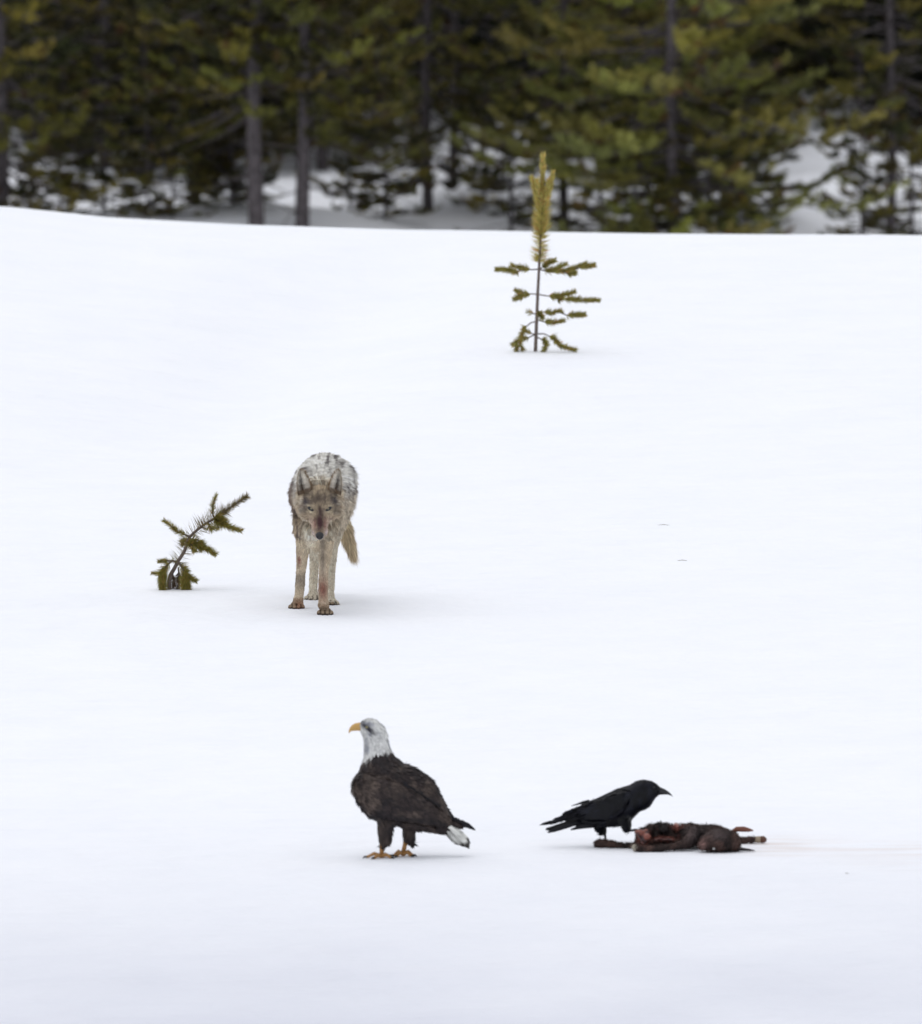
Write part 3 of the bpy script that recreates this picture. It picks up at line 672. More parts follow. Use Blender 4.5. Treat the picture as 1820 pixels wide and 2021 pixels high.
parts.append(tube([r_(850, 520, .05), r_(930, 492, .06), r_(1010, 500, .06), r_(1060, 530, .05)], [px(9), px(13), px(12), px(9)], 10))
cb = blob('body', parts, M_HIDE, carc, .005, 2, col=c_col)
cv = np.array([v.co[:] for v in cb.data.vertices]); cn = np.array([v.normal[:] for v in cb.data.vertices])
cv = cv+cn*(.0035*vnoise(cv, 70, 3)+.004*vnoise(cv, 28, 5))[:, None]; cb.data.vertices.foreach_set('co', cv.astype(np.float32).ravel()); cb.data.update()
feathers(cb, c_col, 16000, lambda P: np.full(len(P), .017), lambda P: np.full(len(P), .0034), lambda P, N: np.tile((-.8, -.1, -.5), (len(P), 1)), M_HIDE, 21, lift=.25, jit=.35, name='coat', rnd=(.45, 1.5))
def earshape(pts, wd, d, name, ci, co_):
    pts = [r_(a, b, d) for a, b in pts]; k = len(pts)
    o = solid(name, [tube(pts, [(x_, .010) for x_ in wd], 12, side=(0, 1, 0))], M_HIDE, carc)
    co = np.array([v.co[:] for v in o.data.vertices]); n_ = vnoise(co, 60, 3)
    setcol(o.data, mixc(np.tile(ci, (len(co), 1)), co_, sst(-.3, .2, n_ - (co[:, 1]-d)*80+.2-(co[:, 2]-co[:, 2].mean())*20)))
earshape([(1430, 452), (1470, 432), (1520, 432), (1560, 438), (1592, 442)], [px(10), px(19), px(20), px(14), px(3)], .0, 'ear', srgb(186, 108, 82), srgb(110, 70, 56))
earshape([(1470, 572), (1510, 578), (1560, 583), (1602, 588)], [px(12), px(12), px(9), px(2)], -.05, 'ear', srgb(46, 38, 38), srgb(34, 28, 30))
solid('hoof', [tube([r_(1606, 507, .35), r_(1620, 507, .35), r_(1642, 507, .35), r_(1650, 507, .35)], [px(21), px(24), px(25), px(23)], 12)], material('pale_hoof', (.30, .24, .17), rough=.5), carc)
solid('hoof', [tube([r_(1650, 507, .35), r_(1668, 507, .35), r_(1684, 510, .35), r_(1694, 512, .35)], [px(25), px(27), px(20), px(8)], 12)], material('stained_hoof', (.10, .045, .03), rough=.5), carc)
solid('hoof', [tube([r_(706, 562, -.02), r_(716, 564, -.02), r_(732, 567, -.02)], [px(9), px(21), px(27)], 12)], material('chalky_hoof', (.30, .27, .22), rough=.5), carc)
solid('eye', [ell(r_(1302, 574, -.098), (.007, .006, .006))], material('clouded_eye', (.45, .45, .44), rough=.3), carc)
fr = np.random.default_rng(31); ml = []
for q in range(9): ml.append(ell(r_(775+fr.uniform(-15, 40), 485+fr.uniform(-35, 32), .03+fr.uniform(-.01, .03)), (fr.uniform(.014, .028), .02, fr.uniform(.012, .022))))
for q in range(5): ml.append(ell(r_(885+q*26+fr.uniform(-8, 8), 503+fr.uniform(-7, 7), .045), (fr.uniform(.01, .02), .02, fr.uniform(.004, .009))))
for q in range(6): ml.append(ell(r_(1035+fr.uniform(-16, 20), 404+fr.uniform(-10, 10), .09), (.014, .05, .010)))
mt = blob('flesh', ml, M_MEAT, carc, .005, 2, col=lambda P: mixc(srgb(122, 68, 56), srgb(58, 32, 30), np.clip(sst(-.4, .4, vnoise(P, 50, 4))+sst(845, 880, r_.inv(P)[0])*(1-sst(990, 1010, r_.inv(P)[0]))*.7, 0, 1)))

# ================================================================== RAVEN
raven = empty('raven', (CR_.g.x+float(r_(560, 0)[0]), CR_.g.y+.22, CR_.g.z)); tag(raven, 'black raven leaning over the carcass with one foot on it, facing right', 'raven')
off = np.array((float(r_(560, 0)[0]), .22, 0))
v_ = lambda zx, zy, d=.22: r_(zx, zy, d)-off
def vp(ax, ay, bx, by, hb, d=.22): return (v_(ax, ay, d), v_(bx, by, d), hb)
rst = [vp(915, 128, 908, 180, .014), vp(893, 102, 888, 196, .024), vp(855, 82, 868, 222, .033), vp(800, 70, 845, 262, .04), vp(740, 82, 812, 286, .047), vp(690, 112, 765, 305, .055), vp(620, 135, 722, 348, .062), vp(550, 165, 688, 388, .064),
       vp(480, 200, 615, 408, .062), vp(415, 226, 530, 412, .055), vp(365, 246, 445, 410, .045), vp(335, 300, 380, 405, .030), vp(315, 345, 340, 402, .016), vp(300, 365, 310, 395, .008)]
parts = [pairs(rst, 20)]
parts.append(tube([v_(500, 370, .25), v_(490, 420, .26), v_(508, 455, .27)], [.035, .024, .010], 12))
parts.append(tube([v_(660, 350, .19), v_(678, 400, .17), v_(688, 438, .155)], [.034, .020, .009], 12))
def rv_col(P):
    n_ = vnoise(P, 40, 3); return mixc(np.tile((.0022, .0024, .0045), (len(P), 1)), np.array((.006, .0068, .013)), sst(-.3, .6, n_))
rb = blob('body', parts, M_RAV, raven, .0045, 4, col=rv_col)
feathers(rb, rv_col, 6000, lambda P: np.where(P[:, 0] > .10, .016, .032), lambda P: np.where(P[:, 0] > .10, .005, .011), lambda P, N: np.tile((-.86, 0, -.45), (len(P), 1)), M_RAV, 33, lift=.07, jit=.09)
solid('beak', [pairs([vp(890, 108, 886, 184, .015), vp(915, 124, 912, 182, .0135), vp(950, 140, 946, 180, .010), vp(980, 160, 972, 180, .006), vp(1000, 182, 996, 189, .002), vp(1006, 192, 1004, 195, .0008)], 12)],
      material('raven_beak', (.008, .008, .010), rough=.35, spec=.5), raven)
solid('eye', [ell(v_(868, 128, .19), (.0055, .004, .0055))], M_BLACK, raven)
def vane(pts, wd, d0, d1):
    pts = [v_(a, b, d0+(d1-d0)*i/(len(pts)-1)) for i, (a, b) in enumerate(pts)]
    return tube(pts, [(q/r_.ppm, .003) for q in wd], 8, side=(0, 1, 0))
ta = [vane([(330, 362), (220, 400), (120, 432), (78, 434)], [24, 20, 15, 4], .22, .22), vane([(330, 372), (230, 408), (140, 440), (92, 455)], [20, 20, 14, 4], .20, .19),
      vane([(330, 355), (230, 390), (130, 418), (84, 425)], [20, 16, 10, 3], .24, .25), vane([(450, 400), (340, 412), (262, 436)], [20, 18, 5], .19, .19), vane([(330, 378), (250, 405), (160, 436), (104, 458)], [18, 16, 10, 3], .18, .17)]
solid('tail', ta, M_RAV, raven, col=np.array((.004, .004, .007)))
def rwing(d0, s):
    wg = [pairs([vp(700, 150, 690, 250, .012, d0), vp(620, 165, 640, 330, .018, d0+s*.012), vp(520, 205, 560, 360, .018, d0+s*.012), vp(420, 240, 450, 370, .014, d0), vp(335, 268, 340, 345, .008, d0-s*.01), vp(275, 300, 285, 328, .004, d0-s*.02)], 14)]
    for k, (a, b_, c, dd, ww) in enumerate(((340, 262, 255, 302, 6), (350, 275, 232, 322, 6), (340, 300, 170, 352, 6), (340, 315, 88, 384, 6), (345, 330, 130, 380, 5))):
        wg.append(vane([(a+60, b_-18), (a, b_+6), ((a+c)/2, (b_+dd)/2+3), (c, dd)], [ww*1.4, ww*1.2, ww, 2], d0, d0-s*.01))
    o = solid('wing', wg, M_RAV, raven, col=rv_col)
    feathers(o, rv_col, 900, lambda P: np.full(len(P), .04), lambda P: np.full(len(P), .012), lambda P, N: np.tile((-.88, 0, -.38), (len(P), 1)), M_RAV, 35, lift=.02, jit=.04)
rwing(.165, -1); 
def rwing2():
    o = solid('wing', [pairs([vp(690, 130, 690, 230, .012, .27), vp(560, 175, 590, 330, .018, .285), vp(420, 225, 450, 350, .014, .275), vp(350, 250, 350, 320, .008, .26), vp(300, 285, 306, 305, .003, .25)], 12),
        vane([(400, 225), (350, 236), (310, 250), (268, 262)], [10, 9, 6, 2], .26, .26), vane([(330, 270), (250, 305), (190, 335)], [9, 8, 2], .25, .25)], M_RAV, raven, col=rv_col)
rwing2()
M_RLEG = material('black_leg', (.012, .012, .014), rough=.5)
b1 = v_(518, 500, .27); b1[2] = .012
bird_foot(b1, v_(512, 445, .27), [b1+np.array((.05, -.02, -.01)), b1+np.array((.055, .0, -.01)), b1+np.array((.045, .02, -.01)), b1+np.array((-.04, 0, -.01))], .0045, .0055, M_RLEG, M_RLEG, raven, .008)
b2 = v_(700, 442, .14)
solid('leg', [tube([v_(684, 425, .155), b2], [.007, .006], 8)], M_RLEG, raven)
solid('foot', [tube([b2, v_(735, 434, .13), v_(772, 438, .125)], [.006, .005, .003], 8), tube([b2, v_(732, 440, .10), v_(765, 448, .085)], [.006, .005, .003], 8), tube([b2, v_(680, 448, .14), v_(672, 452, .14)], [.005, .004, .002], 8)], M_RLEG, raven)

# ================================================================== PINES
M_NEED = material('pine_needles', attr=True, rough=.6, spec=.25)
M_BARK = material('pine_bark', (.098, .086, .090), rough=.9, spec=.1, noise_amt=.45, noise_scale=28, bump=.008)
M_TWIG = material('sapling_bark', (.15, .12, .105), rough=.9, spec=.1, noise_amt=.35, noise_scale=80, bump=.002)
def interp_path(pts, n):
    P = np.array(pts, float); s = np.concatenate([[0], np.cumsum(np.linalg.norm(np.diff(P, axis=0), axis=1))])
    t_ = np.linspace(0, s[-1], n); return np.stack([np.interp(t_, s, P[:, i]) for i in range(3)], -1)
def brush(path, n, L, r, tilt=.75, t0=0., t1=1., up=0., power=1.0):
    """needles standing round a twig: returns roots, directions, lengths"""
    Q = interp_path(path, 60); T = norm(np.gradient(Q, axis=0))
    u = t0+(t1-t0)*r.random(n)**power; k = np.clip((u*59).astype(int), 0, 58); f = (u*59-k)[:, None]; P = Q[k]*(1-f)+Q[k+1]*f; t_ = T[k]
    rad = r.normal(0, 1, (n, 3)); rad = norm(rad-t_*(rad*t_).sum(1, keepdims=True))
    D = norm(rad+t_*tilt*.62*r.uniform(.5, 1.6, (n, 1))+np.array((0, 0, up))); return P, D, L*(1.18-.5*u)*r.uniform(.7, 1.15, n)
class Sap:
    def __init__(s, crop, seed): s.c = crop; s.r = np.random.default_rng(seed)
    def limb(s, root, pts, rad, needles, twigmat=M_TWIG, name='branch', width=.0021, cols=None):
        """one branch with its own needles as a sub-part"""
        P = [s.c(*p) for p in pts]
        Q = interp_path(P, max(6, len(P)*3)); n = len(Q)
        rr = np.linspace(rad[0], rad[1], n)
        b_ = solid(name, [tube(Q, list(rr), 8)], twigmat, root)
        PP, DD, LL = [], [], []
        rr = rr*1.
        for (n_, L, tilt, t0, t1, up) in needles:
            p, d, l = brush(P, int(n_*1.55), L*1.5, s.r, tilt*1.1, t0, t1, up); PP.append(p); DD.append(d); LL.append(l)
        PP = np.concatenate(PP); DD = np.concatenate(DD); LL = np.concatenate(LL); N = s.r.normal(0, 1, PP.shape)
        base = mixc(np.tile(cols[0], (len(PP), 1)), cols[1], s.r.random(len(PP))); base = mixc(base, cols[2], (s.r.random(len(PP)) < .12)*1.)
        base = base*s.r.uniform(.85, 1.65, (len(PP), 1))
        bend = np.zeros_like(PP); bend[:, 2] = .10; bend += s.r.normal(0, .08, PP.shape)
        ribbons('needles', PP, DD, LL, width, N, base, M_NEED, b_, bend=bend, mid=1.0)
OL = (srgb(128, 122, 62), srgb(96, 92, 46), srgb(150, 118, 70))
# leaning sapling
C1 = Crop(560, 1940, 3.64, 430, 1522)
s1 = empty('pine_sapling', C1.g); tag(s1, 'small leaning pine sapling poking out of the snow left of the wolf', 'sapling')
K = Sap(C1, 5)
OL1 = (srgb(140, 134, 66), srgb(104, 98, 46), srgb(160, 126, 74))
K.limb(s1, [(430, 1560, 0), (424, 1400, 0), (445, 1310, 0), (500, 1220, 0), (555, 1110, 0), (640, 985, 0), (680, 870, 0), (700, 800, 0), (735, 745, 0), (850, 640, 0), (960, 560, 0), (1060, 505, 0), (1160, 440, -.0), (1350, 305, 0), (1480, 225, 0), (1560, 172, 0)],
       (.0125, .0032), [(150, .052, .25, .24, .62, .05), (150, .056, .30, .55, .80, .05), (330, .036, 1.2, .74, 1.0, .05), (60, .03, 1.2, .96, 1.0, 0)], name='stem', cols=(srgb(120, 108, 66), srgb(94, 84, 54), srgb(140, 112, 72)))
D_ = lambda n, L=.030, tilt=1.5, t0=.1, t1=1., up=0: (n, L, tilt, t0, t1, up)
K.limb(s1, [(735, 750, 0), (640, 720, -.01), (560, 690, -.02), (500, 640, -.03), (420, 570, -.03), (350, 520, -.03)], (.005, .002), [D_(230, .026), D_(90, .022, 1.2, .45, .65)], cols=OL1)
K.limb(s1, [(1070, 470, 0), (1055, 380, .0), (1055, 300, .01), (1085, 220, .01), (1110, 145, .01)], (.004, .002), [D_(170, .022, 1.3, .1, 1)], cols=OL1)
K.limb(s1, [(1080, 480, 0), (1140, 520, -.03), (1230, 575, -.05), (1350, 635, -.06), (1465, 665, -.06)], (.005, .002), [D_(520, .030, 1.6, 0.05, 1), D_(230, .036, 1.0, 0, .4)], cols=OL1)
K.limb(s1, [(1075, 470, 0), (1140, 470, -.02), (1200, 500, -.04), (1235, 530, -.05)], (.004, .002), [D_(260, .028, 1.2)], cols=OL1)
K.limb(s1, [(1010, 560, 0), (1000, 600, -.03), (1050, 640, -.05), (1150, 620, -.04)], (.003, .002), [D_(150, .032, 1.2)], cols=OL1)
K.limb(s1, [(715, 800, 0), (800, 840, -.03), (900, 900, -.05), (1000, 950, -.06), (1095, 1005, -.06)], (.005, .002), [D_(560, .032, 1.6), D_(150, .036, 1., 0, .5)], cols=OL1)
K.limb(s1, [(710, 820, 0), (745, 870, -.05), (780, 930, -.06), (800, 975, -.06)], (.004, .002), [D_(260, .030, 1.3)], cols=OL1)
K.limb(s1, [(700, 790, 0), (650, 800, .03), (615, 830, .04), (630, 880, .04)], (.004, .002), [D_(160, .028, 1.2)], cols=OL1)
K.limb(s1, [(840, 800, -.03), (900, 860, -.05), (890, 960, -.06)], (.003, .002), [D_(160, .028, 1.3)], cols=OL1)
K.limb(s1, [(545, 1120, 0), (480, 1105, -.01), (400, 1105, -.02), (330, 1110, -.02), (275, 1115, -.02)], (.006, .003), [D_(150, .022, 1.3, .5, 1), D_(50, .02, .8, 0, .6)], cols=OL1)
K.limb(s1, [(470, 1108, -.01), (400, 1160, -.02), (350, 1250, -.03), (345, 1400, -.03), (350, 1525, -.03)], (.006, .003), [D_(760, .034, 1.7, .3, 1), D_(150, .03, 1.0, .1, .5)], cols=OL1)
K.limb(s1, [(380, 1200, -.02), (310, 1290, -.03), (300, 1420, -.03), (300, 1522, -.02)], (.005, .003), [D_(360, .026, 1.7, .2, 1)], cols=OL1)
K.limb(s1, [(370, 1240, -.01), (290, 1290, .0), (230, 1290, .01), (175, 1292, .01)], (.004, .002), [D_(110, .020, 1.4, .2, 1)], cols=OL1)
K.limb(s1, [(560, 1130, 0), (620, 1200, -.02), (645, 1290, -.03), (640, 1420, -.03), (640, 1525, -.03)], (.007, .003), [D_(760, .034, 1.7, .35, 1), D_(90, .026, 1., .05, .4)], cols=OL1)
K.limb(s1, [(635, 1240, -.02), (690, 1340, -.03), (700, 1440, -.03), (715, 1524, -.03)], (.005, .003), [D_(380, .028, 1.7, .2, 1)], cols=OL1)
K.limb(s1, [(620, 1180, -.02), (670, 1225, -.02), (700, 1265, -.02)], (.004, .002), [D_(110, .022, 1.2)], cols=OL1)
K.limb(s1, [(650, 1290, -.03), (720, 1340, -.04), (770, 1375, -.04), (815, 1395, -.04)], (.004, .002), [D_(260, .026, 1.5)], cols=OL1)
K.limb(s1, [(560, 1200, 0), (570, 1330, .0), (545, 1530, .0)], (.005, .003), [D_(230, .026, 1.2, .2, 1)], cols=(srgb(70, 58, 46), srgb(88, 70, 50), srgb(110, 90, 60)))
K.limb(s1, [(470, 1260, 0), (490, 1400, .03), (480, 1530, .04)], (.005, .003), [D_(200, .026, 1.2, .2, 1)], cols=(srgb(70, 58, 46), srgb(88, 70, 50), srgb(110, 90, 60)))
# upright sapling
C2 = Crop(1940, 600, 2.434, 492, 1965)
s2 = empty('pine_sapling', C2.g); tag(s2, 'upright young pine with a tall brushy tip standing alone in the open snow', 'sapling')
K = Sap(C2, 6)
OL2 = (srgb(148, 142, 76), srgb(116, 110, 56), srgb(168, 128, 80))
LT = (srgb(182, 172, 100), srgb(152, 142, 76), srgb(186, 140, 88))
K.limb(s2, [(492, 2000, 0), (495, 1900, 0), (500, 1760, 0), (507, 1600, 0), (515, 1400, 0), (528, 1150, 0), (545, 830, 0), (556, 600, 0), (560, 300, 0), (566, 60, 0)], (.0115, .005),
       [(260, .050, .3, .46, .62, .0), (1000, .060, .9, .60, .80, .1), (700, .036, 2.2, .78, 1.0, .1)], name='stem', cols=LT, width=.0034)
N2 = lambda n, L=.034, tilt=1.6, t0=.1, t1=1., up=.1: (n, L, tilt, t0, t1, up)
for pts, n_, cc in (
    ([(558, 560, 0), (520, 470, -.02), (480, 380, -.03), (455, 275, -.03)], 330, LT), ([(558, 580, 0), (600, 470, .01), (640, 350, .02), (662, 225, .02)], 330, LT),
    ([(558, 600, 0), (540, 500, -.04), (520, 420, -.06), (505, 300, -.06)], 260, LT), ([(558, 600, 0), (590, 500, -.04), (612, 400, -.05), (622, 300, -.06)], 260, LT)):
    K.limb(s2, pts, (.005, .003), [N2(n_, .030, 2.0)], cols=cc, width=.0034)
for pts, n_ in (
    ([(528, 1160, 0), (460, 1165, 0), (400, 1160, 0), (340, 1145, -.01), (260, 1125, -.01)], 240), ([(400, 1165, 0), (300, 1185, .02), (230, 1175, .02), (170, 1168, .02), (110, 1165, .02)], 330), ([(340, 1165, 0), (310, 1195, -.04), (290, 1190, -.06)], 60),
    ([(528, 1160, 0), (570, 1140, -.04), (620, 1100, -.06), (680, 1080, -.06)], 330), ([(528, 1160, 0), (590, 1180, -.05), (680, 1170, -.07), (740, 1130, -.07), (785, 1112, -.07)], 380),
    ([(528, 1165, 0), (680, 1180, .03), (780, 1180, .04), (880, 1150, .05), (980, 1105, .05)], 480), ([(760, 1185, .03), (820, 1210, .02), (880, 1200, .02)], 170), ([(860, 1160, .04), (960, 1140, .04), (1065, 1125, .04)], 240),
    ([(515, 1405, 0), (450, 1400, 0), (390, 1410, -.01), (300, 1368, -.01)], 260), ([(430, 1405, 0), (370, 1425, .01), (290, 1450, .01)], 230),
    ([(515, 1405, 0), (600, 1420, -.02), (700, 1430, -.03), (790, 1410, -.03), (875, 1382, -.03)], 420), ([(640, 1425, 0), (780, 1455, .02), (880, 1460, .03), (1000, 1468, .03), (1110, 1466, .03)], 480), ([(680, 1430, 0), (720, 1460, -.03), (760, 1450, -.05)], 90),
    ([(508, 1545, 0), (530, 1590, -.03), (560, 1640, -.05)], 170), ([(508, 1570, 0), (560, 1575, .02), (640, 1590, .03), (740, 1570, .03)], 220), ([(730, 1580, .03), (800, 1610, .03), (880, 1612, .03), (970, 1605, .03)], 320),
    ([(505, 1650, 0), (570, 1672, -.02), (650, 1682, -.03), (770, 1665, -.03)], 220), ([(505, 1600, 0), (460, 1590, 0), (415, 1572, 0)], 26),
    ([(503, 1670, 0), (450, 1680, 0), (390, 1730, -.01), (350, 1820, -.02), (345, 1900, -.02), (370, 1945, -.02)], 260), ([(500, 1800, 0), (440, 1780, 0), (380, 1752, 0)], 50), ([(500, 1790, 0), (420, 1830, .01), (340, 1850, .02), (270, 1895, .02)], 180), ([(350, 1850, -.02), (310, 1900, -.02), (310, 1955, -.02)], 130),
    ([(500, 1790, 0), (580, 1790, -.01), (660, 1830, -.02), (740, 1910, -.03), (800, 1930, -.03), (885, 1950, -.03)], 420), ([(500, 1820, 0), (570, 1850, -.03), (600, 1900, -.04), (575, 1955, -.04)], 260)):
    K.limb(s2, pts, (.0045, .002), [N2(n_, .028, 1.6, .3, 1)], cols=OL2, width=.0034)

# forest pines
def pine_meshes(name, seed, H, z0, rmax, nb, dens, tint, dead=8, trunk_r=.065, lean=0., tw=13, f0=.30):
    r = np.random.default_rng(seed); P, D, L, Cc, limbs = [], [], [], [], []
    tp = [np.array((lean*z*(1 if z < 3 else 1)+.03*math.sin(z*1.3+seed)*min(1, z), .03*math.cos(z+seed)*min(1, z), z)) for z in np.linspace(-.5, H, 16)]
    def tx(z): return np.array([np.interp(z, [p[2] for p in tp], [p[i] for p in tp]) for i in range(3)])
    limbs.append(tube(tp, [trunk_r*(1-.80*max(0, p[2])/H) for p in tp], 12))
    for k in range(dead):
        z = r.uniform(.15, z0+.9); a = r.uniform(0, 2*math.pi); l = r.uniform(.2, .6); d = np.array((math.cos(a), math.sin(a), 0))
        limbs.append(tube([tx(z), tx(z)+d*l*.5+np.array((0, 0, -.04)), tx(z)+d*l+np.array((0, 0, r.uniform(-.15, .05)))], [.010, .007, .003], 5))
    z = z0
    while z < H-.1:
        t_ = (z-z0)/(H-z0); rad = rmax*(1-t_)**.75*(.55+.45*min(1, (z-z0)/.6+.4)); low = z < 3.4
        for q in range(nb):
            a = r.uniform(0, 2*math.pi); zz = z+r.uniform(-.10, .10); l = rad*r.uniform(.55, 1.2)+.1; l = l if z > .9 else l*r.uniform(.6, 1.1); az = np.array((math.cos(a), math.sin(a), 0)); sdv = np.array((-math.sin(a), math.cos(a), 0))
            dr = r.uniform(-.35, .15)*l*(1 if low else .4)-(.22*l if z < 1.3 and z0 > .3 else 0)
            br = np.array([tx(zz), tx(zz)+az*l*.4+np.array((0, 0, dr*.5)), tx(zz)+az*l*.75+np.array((0, 0, dr*.8)), tx(zz)+az*l+np.array((0, 0, dr*.7+.10*l))])
            limbs.append(tube(br, [.012, .009, .006, .003], 5))
            Q = interp_path(br, 20); bt = r.random()**1.3; tcol = r.uniform(.6, 1.35)*np.array((r.uniform(.9, 1.2), 1, r.uniform(.75, 1.1)))
            nt2 = int((tw if low else 4)*max(.5, l)); 
            for j in range(nt2+1):
                f = 1. if j == nt2 else r.uniform(f0, .98)**.8
                o = Q[int(f*19)]; sd2 = sdv*r.choice((-1, 1)); ln = r.uniform(.07, .17)*(1.1-.3*f)*(1 if low else 1.5)
                td = norm(az*r.uniform(.5, 1.)+sd2*(r.uniform(.2, 1.) if j < nt2 else 0)+np.array((0, 0, r.uniform(-.1, .55))))
                nn = int(dens*(1.55 if low else .30)); p, d, l2 = brush([o, o+td*ln*.5, o+td*ln+np.array((0, 0, .02))], nn, .052 if low else .10, r, 1.3)
                P.append(p); D.append(d); L.append(l2)
                c = tcol*r.uniform(.8, 1.25); cb_ = mixc(tint[1], tint[0], np.array(np.clip(bt+r.uniform(-.2, .2), 0, 1))); cb_ = cb_ if r.random() > .05 else tint[2]
                Cc.append(np.tile(cb_*c, (nn, 1))*r.uniform(.75, 1.25, (nn, 1)))
        z += .17 if low else .40
    P = np.concatenate(P); D = np.concatenate(D); L = np.concatenate(L); Cc = np.concatenate(Cc)
    n = len(P); N = r.normal(0, 1, P.shape); s_ = norm(np.cross(D, N)); wv = np.where(L > .075, .016, .0072)[:, None]
    V = np.stack([P-s_*wv/2, P+s_*wv/2, P+D*L[:, None]], 1).reshape(-1, 3)
    me = mesh_np('crown', V, [np.arange(n*3).reshape(-1, 3)], M_NEED, None, np.repeat(Cc, 3, 0), smooth=False)
    Vt, F4, F3 = merge(limbs); tr = mesh_np('trunk', Vt, [F4, F3], M_BARK)
    dm, dt = me.data, tr.data; bpy.data.objects.remove(me); bpy.data.objects.remove(tr)
    return dt, dm
T_N = (srgb(130, 126, 62), srgb(50, 52, 30), srgb(84, 66, 44))
T_B = (srgb(158, 156, 88), srgb(112, 112, 62), srgb(114, 90, 56))
T_M = (srgb(80, 84, 48), srgb(34, 37, 26), srgb(70, 56, 42))  # needle tones darkened to carry the shade of the inner rows
T_G = (srgb(36, 43, 32), srgb(20, 25, 22), srgb(66, 54, 40))  # darkest tones: deep-forest shade put into the needle colour
VAR = {
 'tall': pine_meshes('a', 1, 5.6, .98, 1.25, 7, 64, T_N, 14, .068, tw=15, f0=.06),
 'tall2': pine_meshes('b', 2, 5.0, .36, 1.15, 6, 64, T_N, 14, .055, f0=.15),
 'thin': pine_meshes('c', 3, 5.0, .90, .90, 5, 56, T_N, 12, .040),
 'bushy': pine_meshes('d', 4, 4.6, .10, 1.40, 8, 64, T_B, 6, .05, tw=16, f0=.12),
 'dense': pine_meshes('e', 5, 5.4, .10, 1.35, 7, 60, T_G, 8, .07, f0=.15),
 'dense2': pine_meshes('f', 6, 5.6, .15, 1.30, 7, 60, T_M, 8, .05, f0=.15),
 'low': pine_meshes('g', 7, 2.6, .10, .65, 5, 60, T_N, 14, .022),
}
def tree(kind, x, y, rz, sc, label, group=None, tilt=(0, 0), kx=1.):
    dt, dm = VAR[kind]; o = empty('pine_tree', (x, y, float(gz(x, y))), rz); o.rotation_euler = (tilt[0], tilt[1], rz)
    o.scale = (sc*kx, sc*kx, sc); tag(o, label, 'pine tree', group)
    for nm, me in (('trunk', dt), ('crown', dm)):
        c = bpy.data.objects.new(nm, me); COL.objects.link(c); c.parent = o
    return o
FG = 'pines along the forest edge'
def edge(kind, dx, D, rz, sc, label, **k):
    p = atD(dx, D); return tree(kind, p.x, p.y, rz, sc, label, FG, **k)
edge('tall2', 2, 226, .4, 1.05, 'pine with a rust tinged lower bough cut by the left edge of the photo')
edge('dense2', 170, 233, 1.1, .95, 'dark bushy pine behind low snow mounds near the left edge')
edge('tall2', 385, 227, 2.6, .95, 'dark pine with ragged skirt of boughs left of the thick grey trunk')
edge('tall', 506, 225.5, 3.4, 1.05, 'pine with the thickest bare grey trunk at the forest edge')
edge('tall', 596, 225.6, .9, .92, 'pine with a bare grey trunk just right of the thickest one')
edge('tall2', 845, 228, 4.4, .88, 'pine with slightly leaning dark trunk, left of a thinner one')
edge('thin', 893, 229, 2.0, 1.0, 'slim dark trunked pine right beside the leaning dark trunk')
edge('low', 958, 228, 2.0, .55, 'knee high scraggly pine between the dark trunks and the upright sapling')
edge('thin', 1115, 227, 5.1, 1.05, 'pine with slim pale trunk rising just right of the upright sapling')
edge('bushy', 1330, 225.8, .6, 1.2, 'broad bright olive pine with boughs down to the snow')
edge('low', 1478, 226, 2.9, .62, 'small spindly pine at the right foot of the broad bright pine')
edge('bushy', 1235, 231, 3.9, .85, 'smaller olive pine tucked against the left of the broad bright pine')
edge('thin', 1758, 226.5, 1.4, 1.05, 'pine with slim straight grey trunk near the right edge of the photo')
edge('low', 1700, 226, .2, .72, 'small dark pine left of the slim straight trunk on the right')
edge('dense', 1885, 235, 4.0, 1.0, 'dark dense pine cut by the right edge of the photo')
edge('low', 290, 226, 5., .62, 'low ragged pine spreading over the snow at the left')
edge('low', 120, 226.5, 1.7, .5, 'small pine with low spreading boughs on the snow near the left edge')
edge('low', 430, 227, 4.7, .55, 'small dark pine squeezed between two larger trunks left of centre')
edge('low', 690, 227, 3.3, .42, 'tiny pine on the snow right of the two bare grey trunks')
r = np.random.default_rng(41)
for dx, D, sc, lab in ((60, 227.5, .62, 'low dark bough of a little pine beside the left edge tree'), (205, 226.5, .55, 'scraggly low pine between the left edge and the ragged skirted pine'),
    (340, 226, .42, 'scraggly low pine at the left foot of the ragged skirted pine'), (455, 226.8, .48, 'tiny pine touching the left side of the thickest grey trunk'),
    (760, 227, .5, 'low scraggly pine left of the leaning dark trunk'),
    (1010, 226.8, .5, 'low pine just left of the tip of the upright sapling'), (1190, 226.5, .62, 'low bushy pine right of the slim pale trunk'),
    (1255, 225.8, .5, 'low pine at the left foot of the broad bright pine'), (1400, 225.9, .55, 'low pine in front of the right side of the broad bright pine'),
    (1430, 228, .8, 'chest high pine behind the right foot of the broad bright pine'), (1800, 227, .55, 'low pine right of the slim straight trunk by the right edge')):
    p = atD(dx, D); tree('low', p.x, p.y, r.uniform(0, 6.28), sc, lab, 'scraggly low pines along the forest edge', kx=1.5)
r = np.random.default_rng(77)
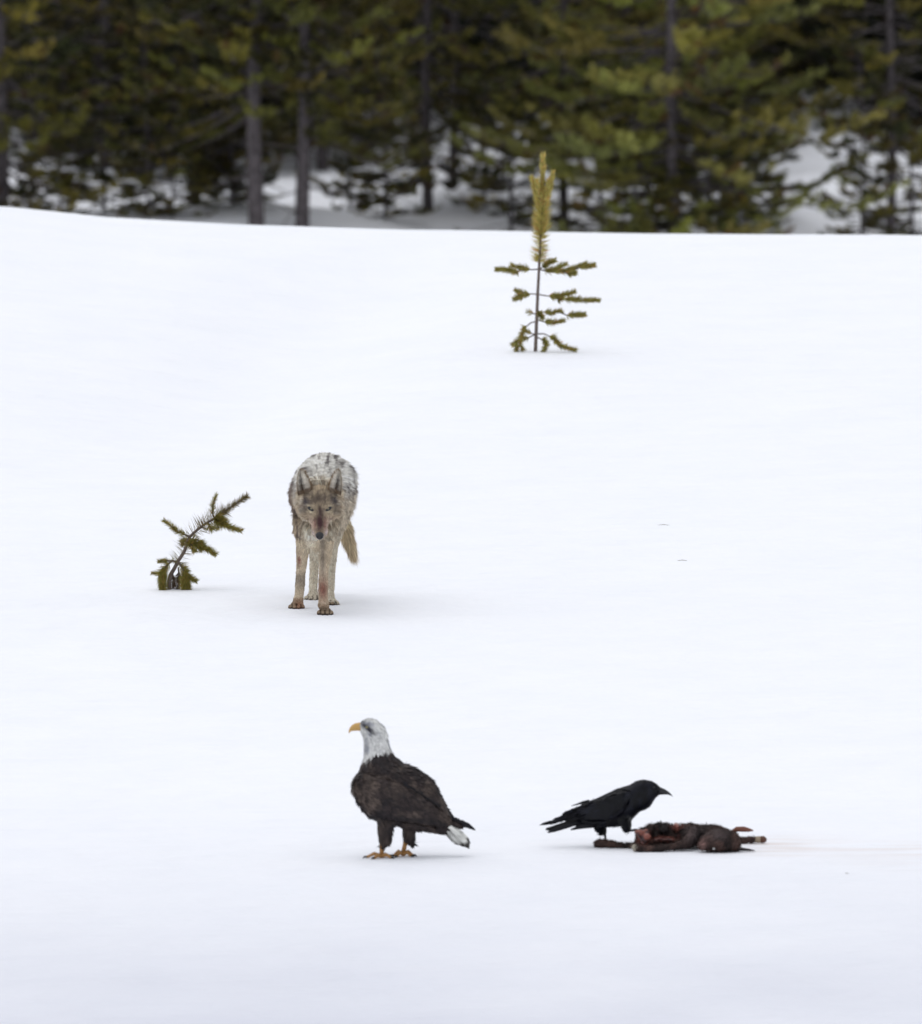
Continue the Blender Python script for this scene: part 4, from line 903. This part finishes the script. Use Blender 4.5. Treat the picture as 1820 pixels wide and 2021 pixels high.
# rows of trees further in, thicker with depth
placed = []
def row(n, D0, D1, X0, X1, kinds, group, label, mind, gaps=()):
    k = 0; tries = 0
    while k < n and tries < 6000:
        tries += 1; dx = r.uniform(X0, X1); D = r.uniform(D0, D1)
        if any(a < dx < b_ and D < dd for a, b_, dd in gaps): continue
        p = atD(dx, D)
        if any((p.x-q[0])**2+((p.y-q[1])*.8)**2 < mind**2 for q in placed): continue
        placed.append((p.x, p.y)); tree(kinds[r.integers(len(kinds))], p.x, p.y, r.uniform(0, 6.28), r.uniform(.85, 1.12), label, group); k += 1
GAPS = ((1500, 1670, 241), (40, 200, 236), (690, 870, 237.5), (930, 1060, 238), (430, 490, 239))
row(17, 234.5, 238.5, -250, 2100, ['tall2', 'dense2', 'dense2', 'dense'], 'pines in the second row of the forest', 'olive brown pine standing in the second row of the forest', .8, GAPS)
row(5, 229.5, 234, 100, 1480, ['dense2', 'tall2'], 'pines in the second row of the forest', 'olive brown pine standing in the second row of the forest', .8, ((40, 190, 236), (420, 600, 236), (690, 1130, 236)))
row(26, 236.5, 243, -200, 2050, ['dense', 'dense2', 'low'], 'pines deep in the forest', 'dark pine deep in the forest behind the second row', .55, ((1490, 1660, 242), (700, 860, 238.5)))
row(46, 240, 247, -700, 2500, ['dense', 'dense2', 'dense2'], 'pines deep in the forest', 'dark pine deep in the forest behind the second row', .85)
row(60, 246, 256, -900, 2700, ['dense', 'dense2'], 'pines deep in the forest', 'dark pine deep in the forest behind the second row', .95)
# trees outside the frame that keep light off the forest floor and close the wood from the side
row(9, 226, 238, -1500, -250, ['tall', 'tall2', 'dense'], 'pines past the frame', 'pine of the forest edge beyond the left border', 1.2)
row(9, 226, 238, 2080, 3300, ['tall', 'tall2', 'dense'], 'pines past the frame', 'pine of the forest edge beyond the right border', 1.2)
row(50, 256, 275, -1100, 2900, ['dense', 'dense2'], 'pines deep in the forest', 'dark pine deep in the forest behind the second row', 1.3)

# small bits of bark and twig on the snow
M_BIT = material('dead_twig', (.42, .39, .37), rough=.9)
for (dx, dy, l, lab) in ((1310, 1037, .07, 'thin dark twig lying on the open snow, farthest from the camera'), (1347, 1107, .055, 'short curved twig lying on the snow right of the wolf'), (1672, 1725, .02, 'crumb of bark on the snow below the blood tinted trail')):
    g = ground(dx, dy); o = solid('twig', [tube([np.array((-l/2, 0, .002)), np.array((0, .01, .004)), np.array((l/2, -.005, .002))], [.0012, .002, .001], 6)], M_BIT); o.location = g; tag(o, lab, 'twig')
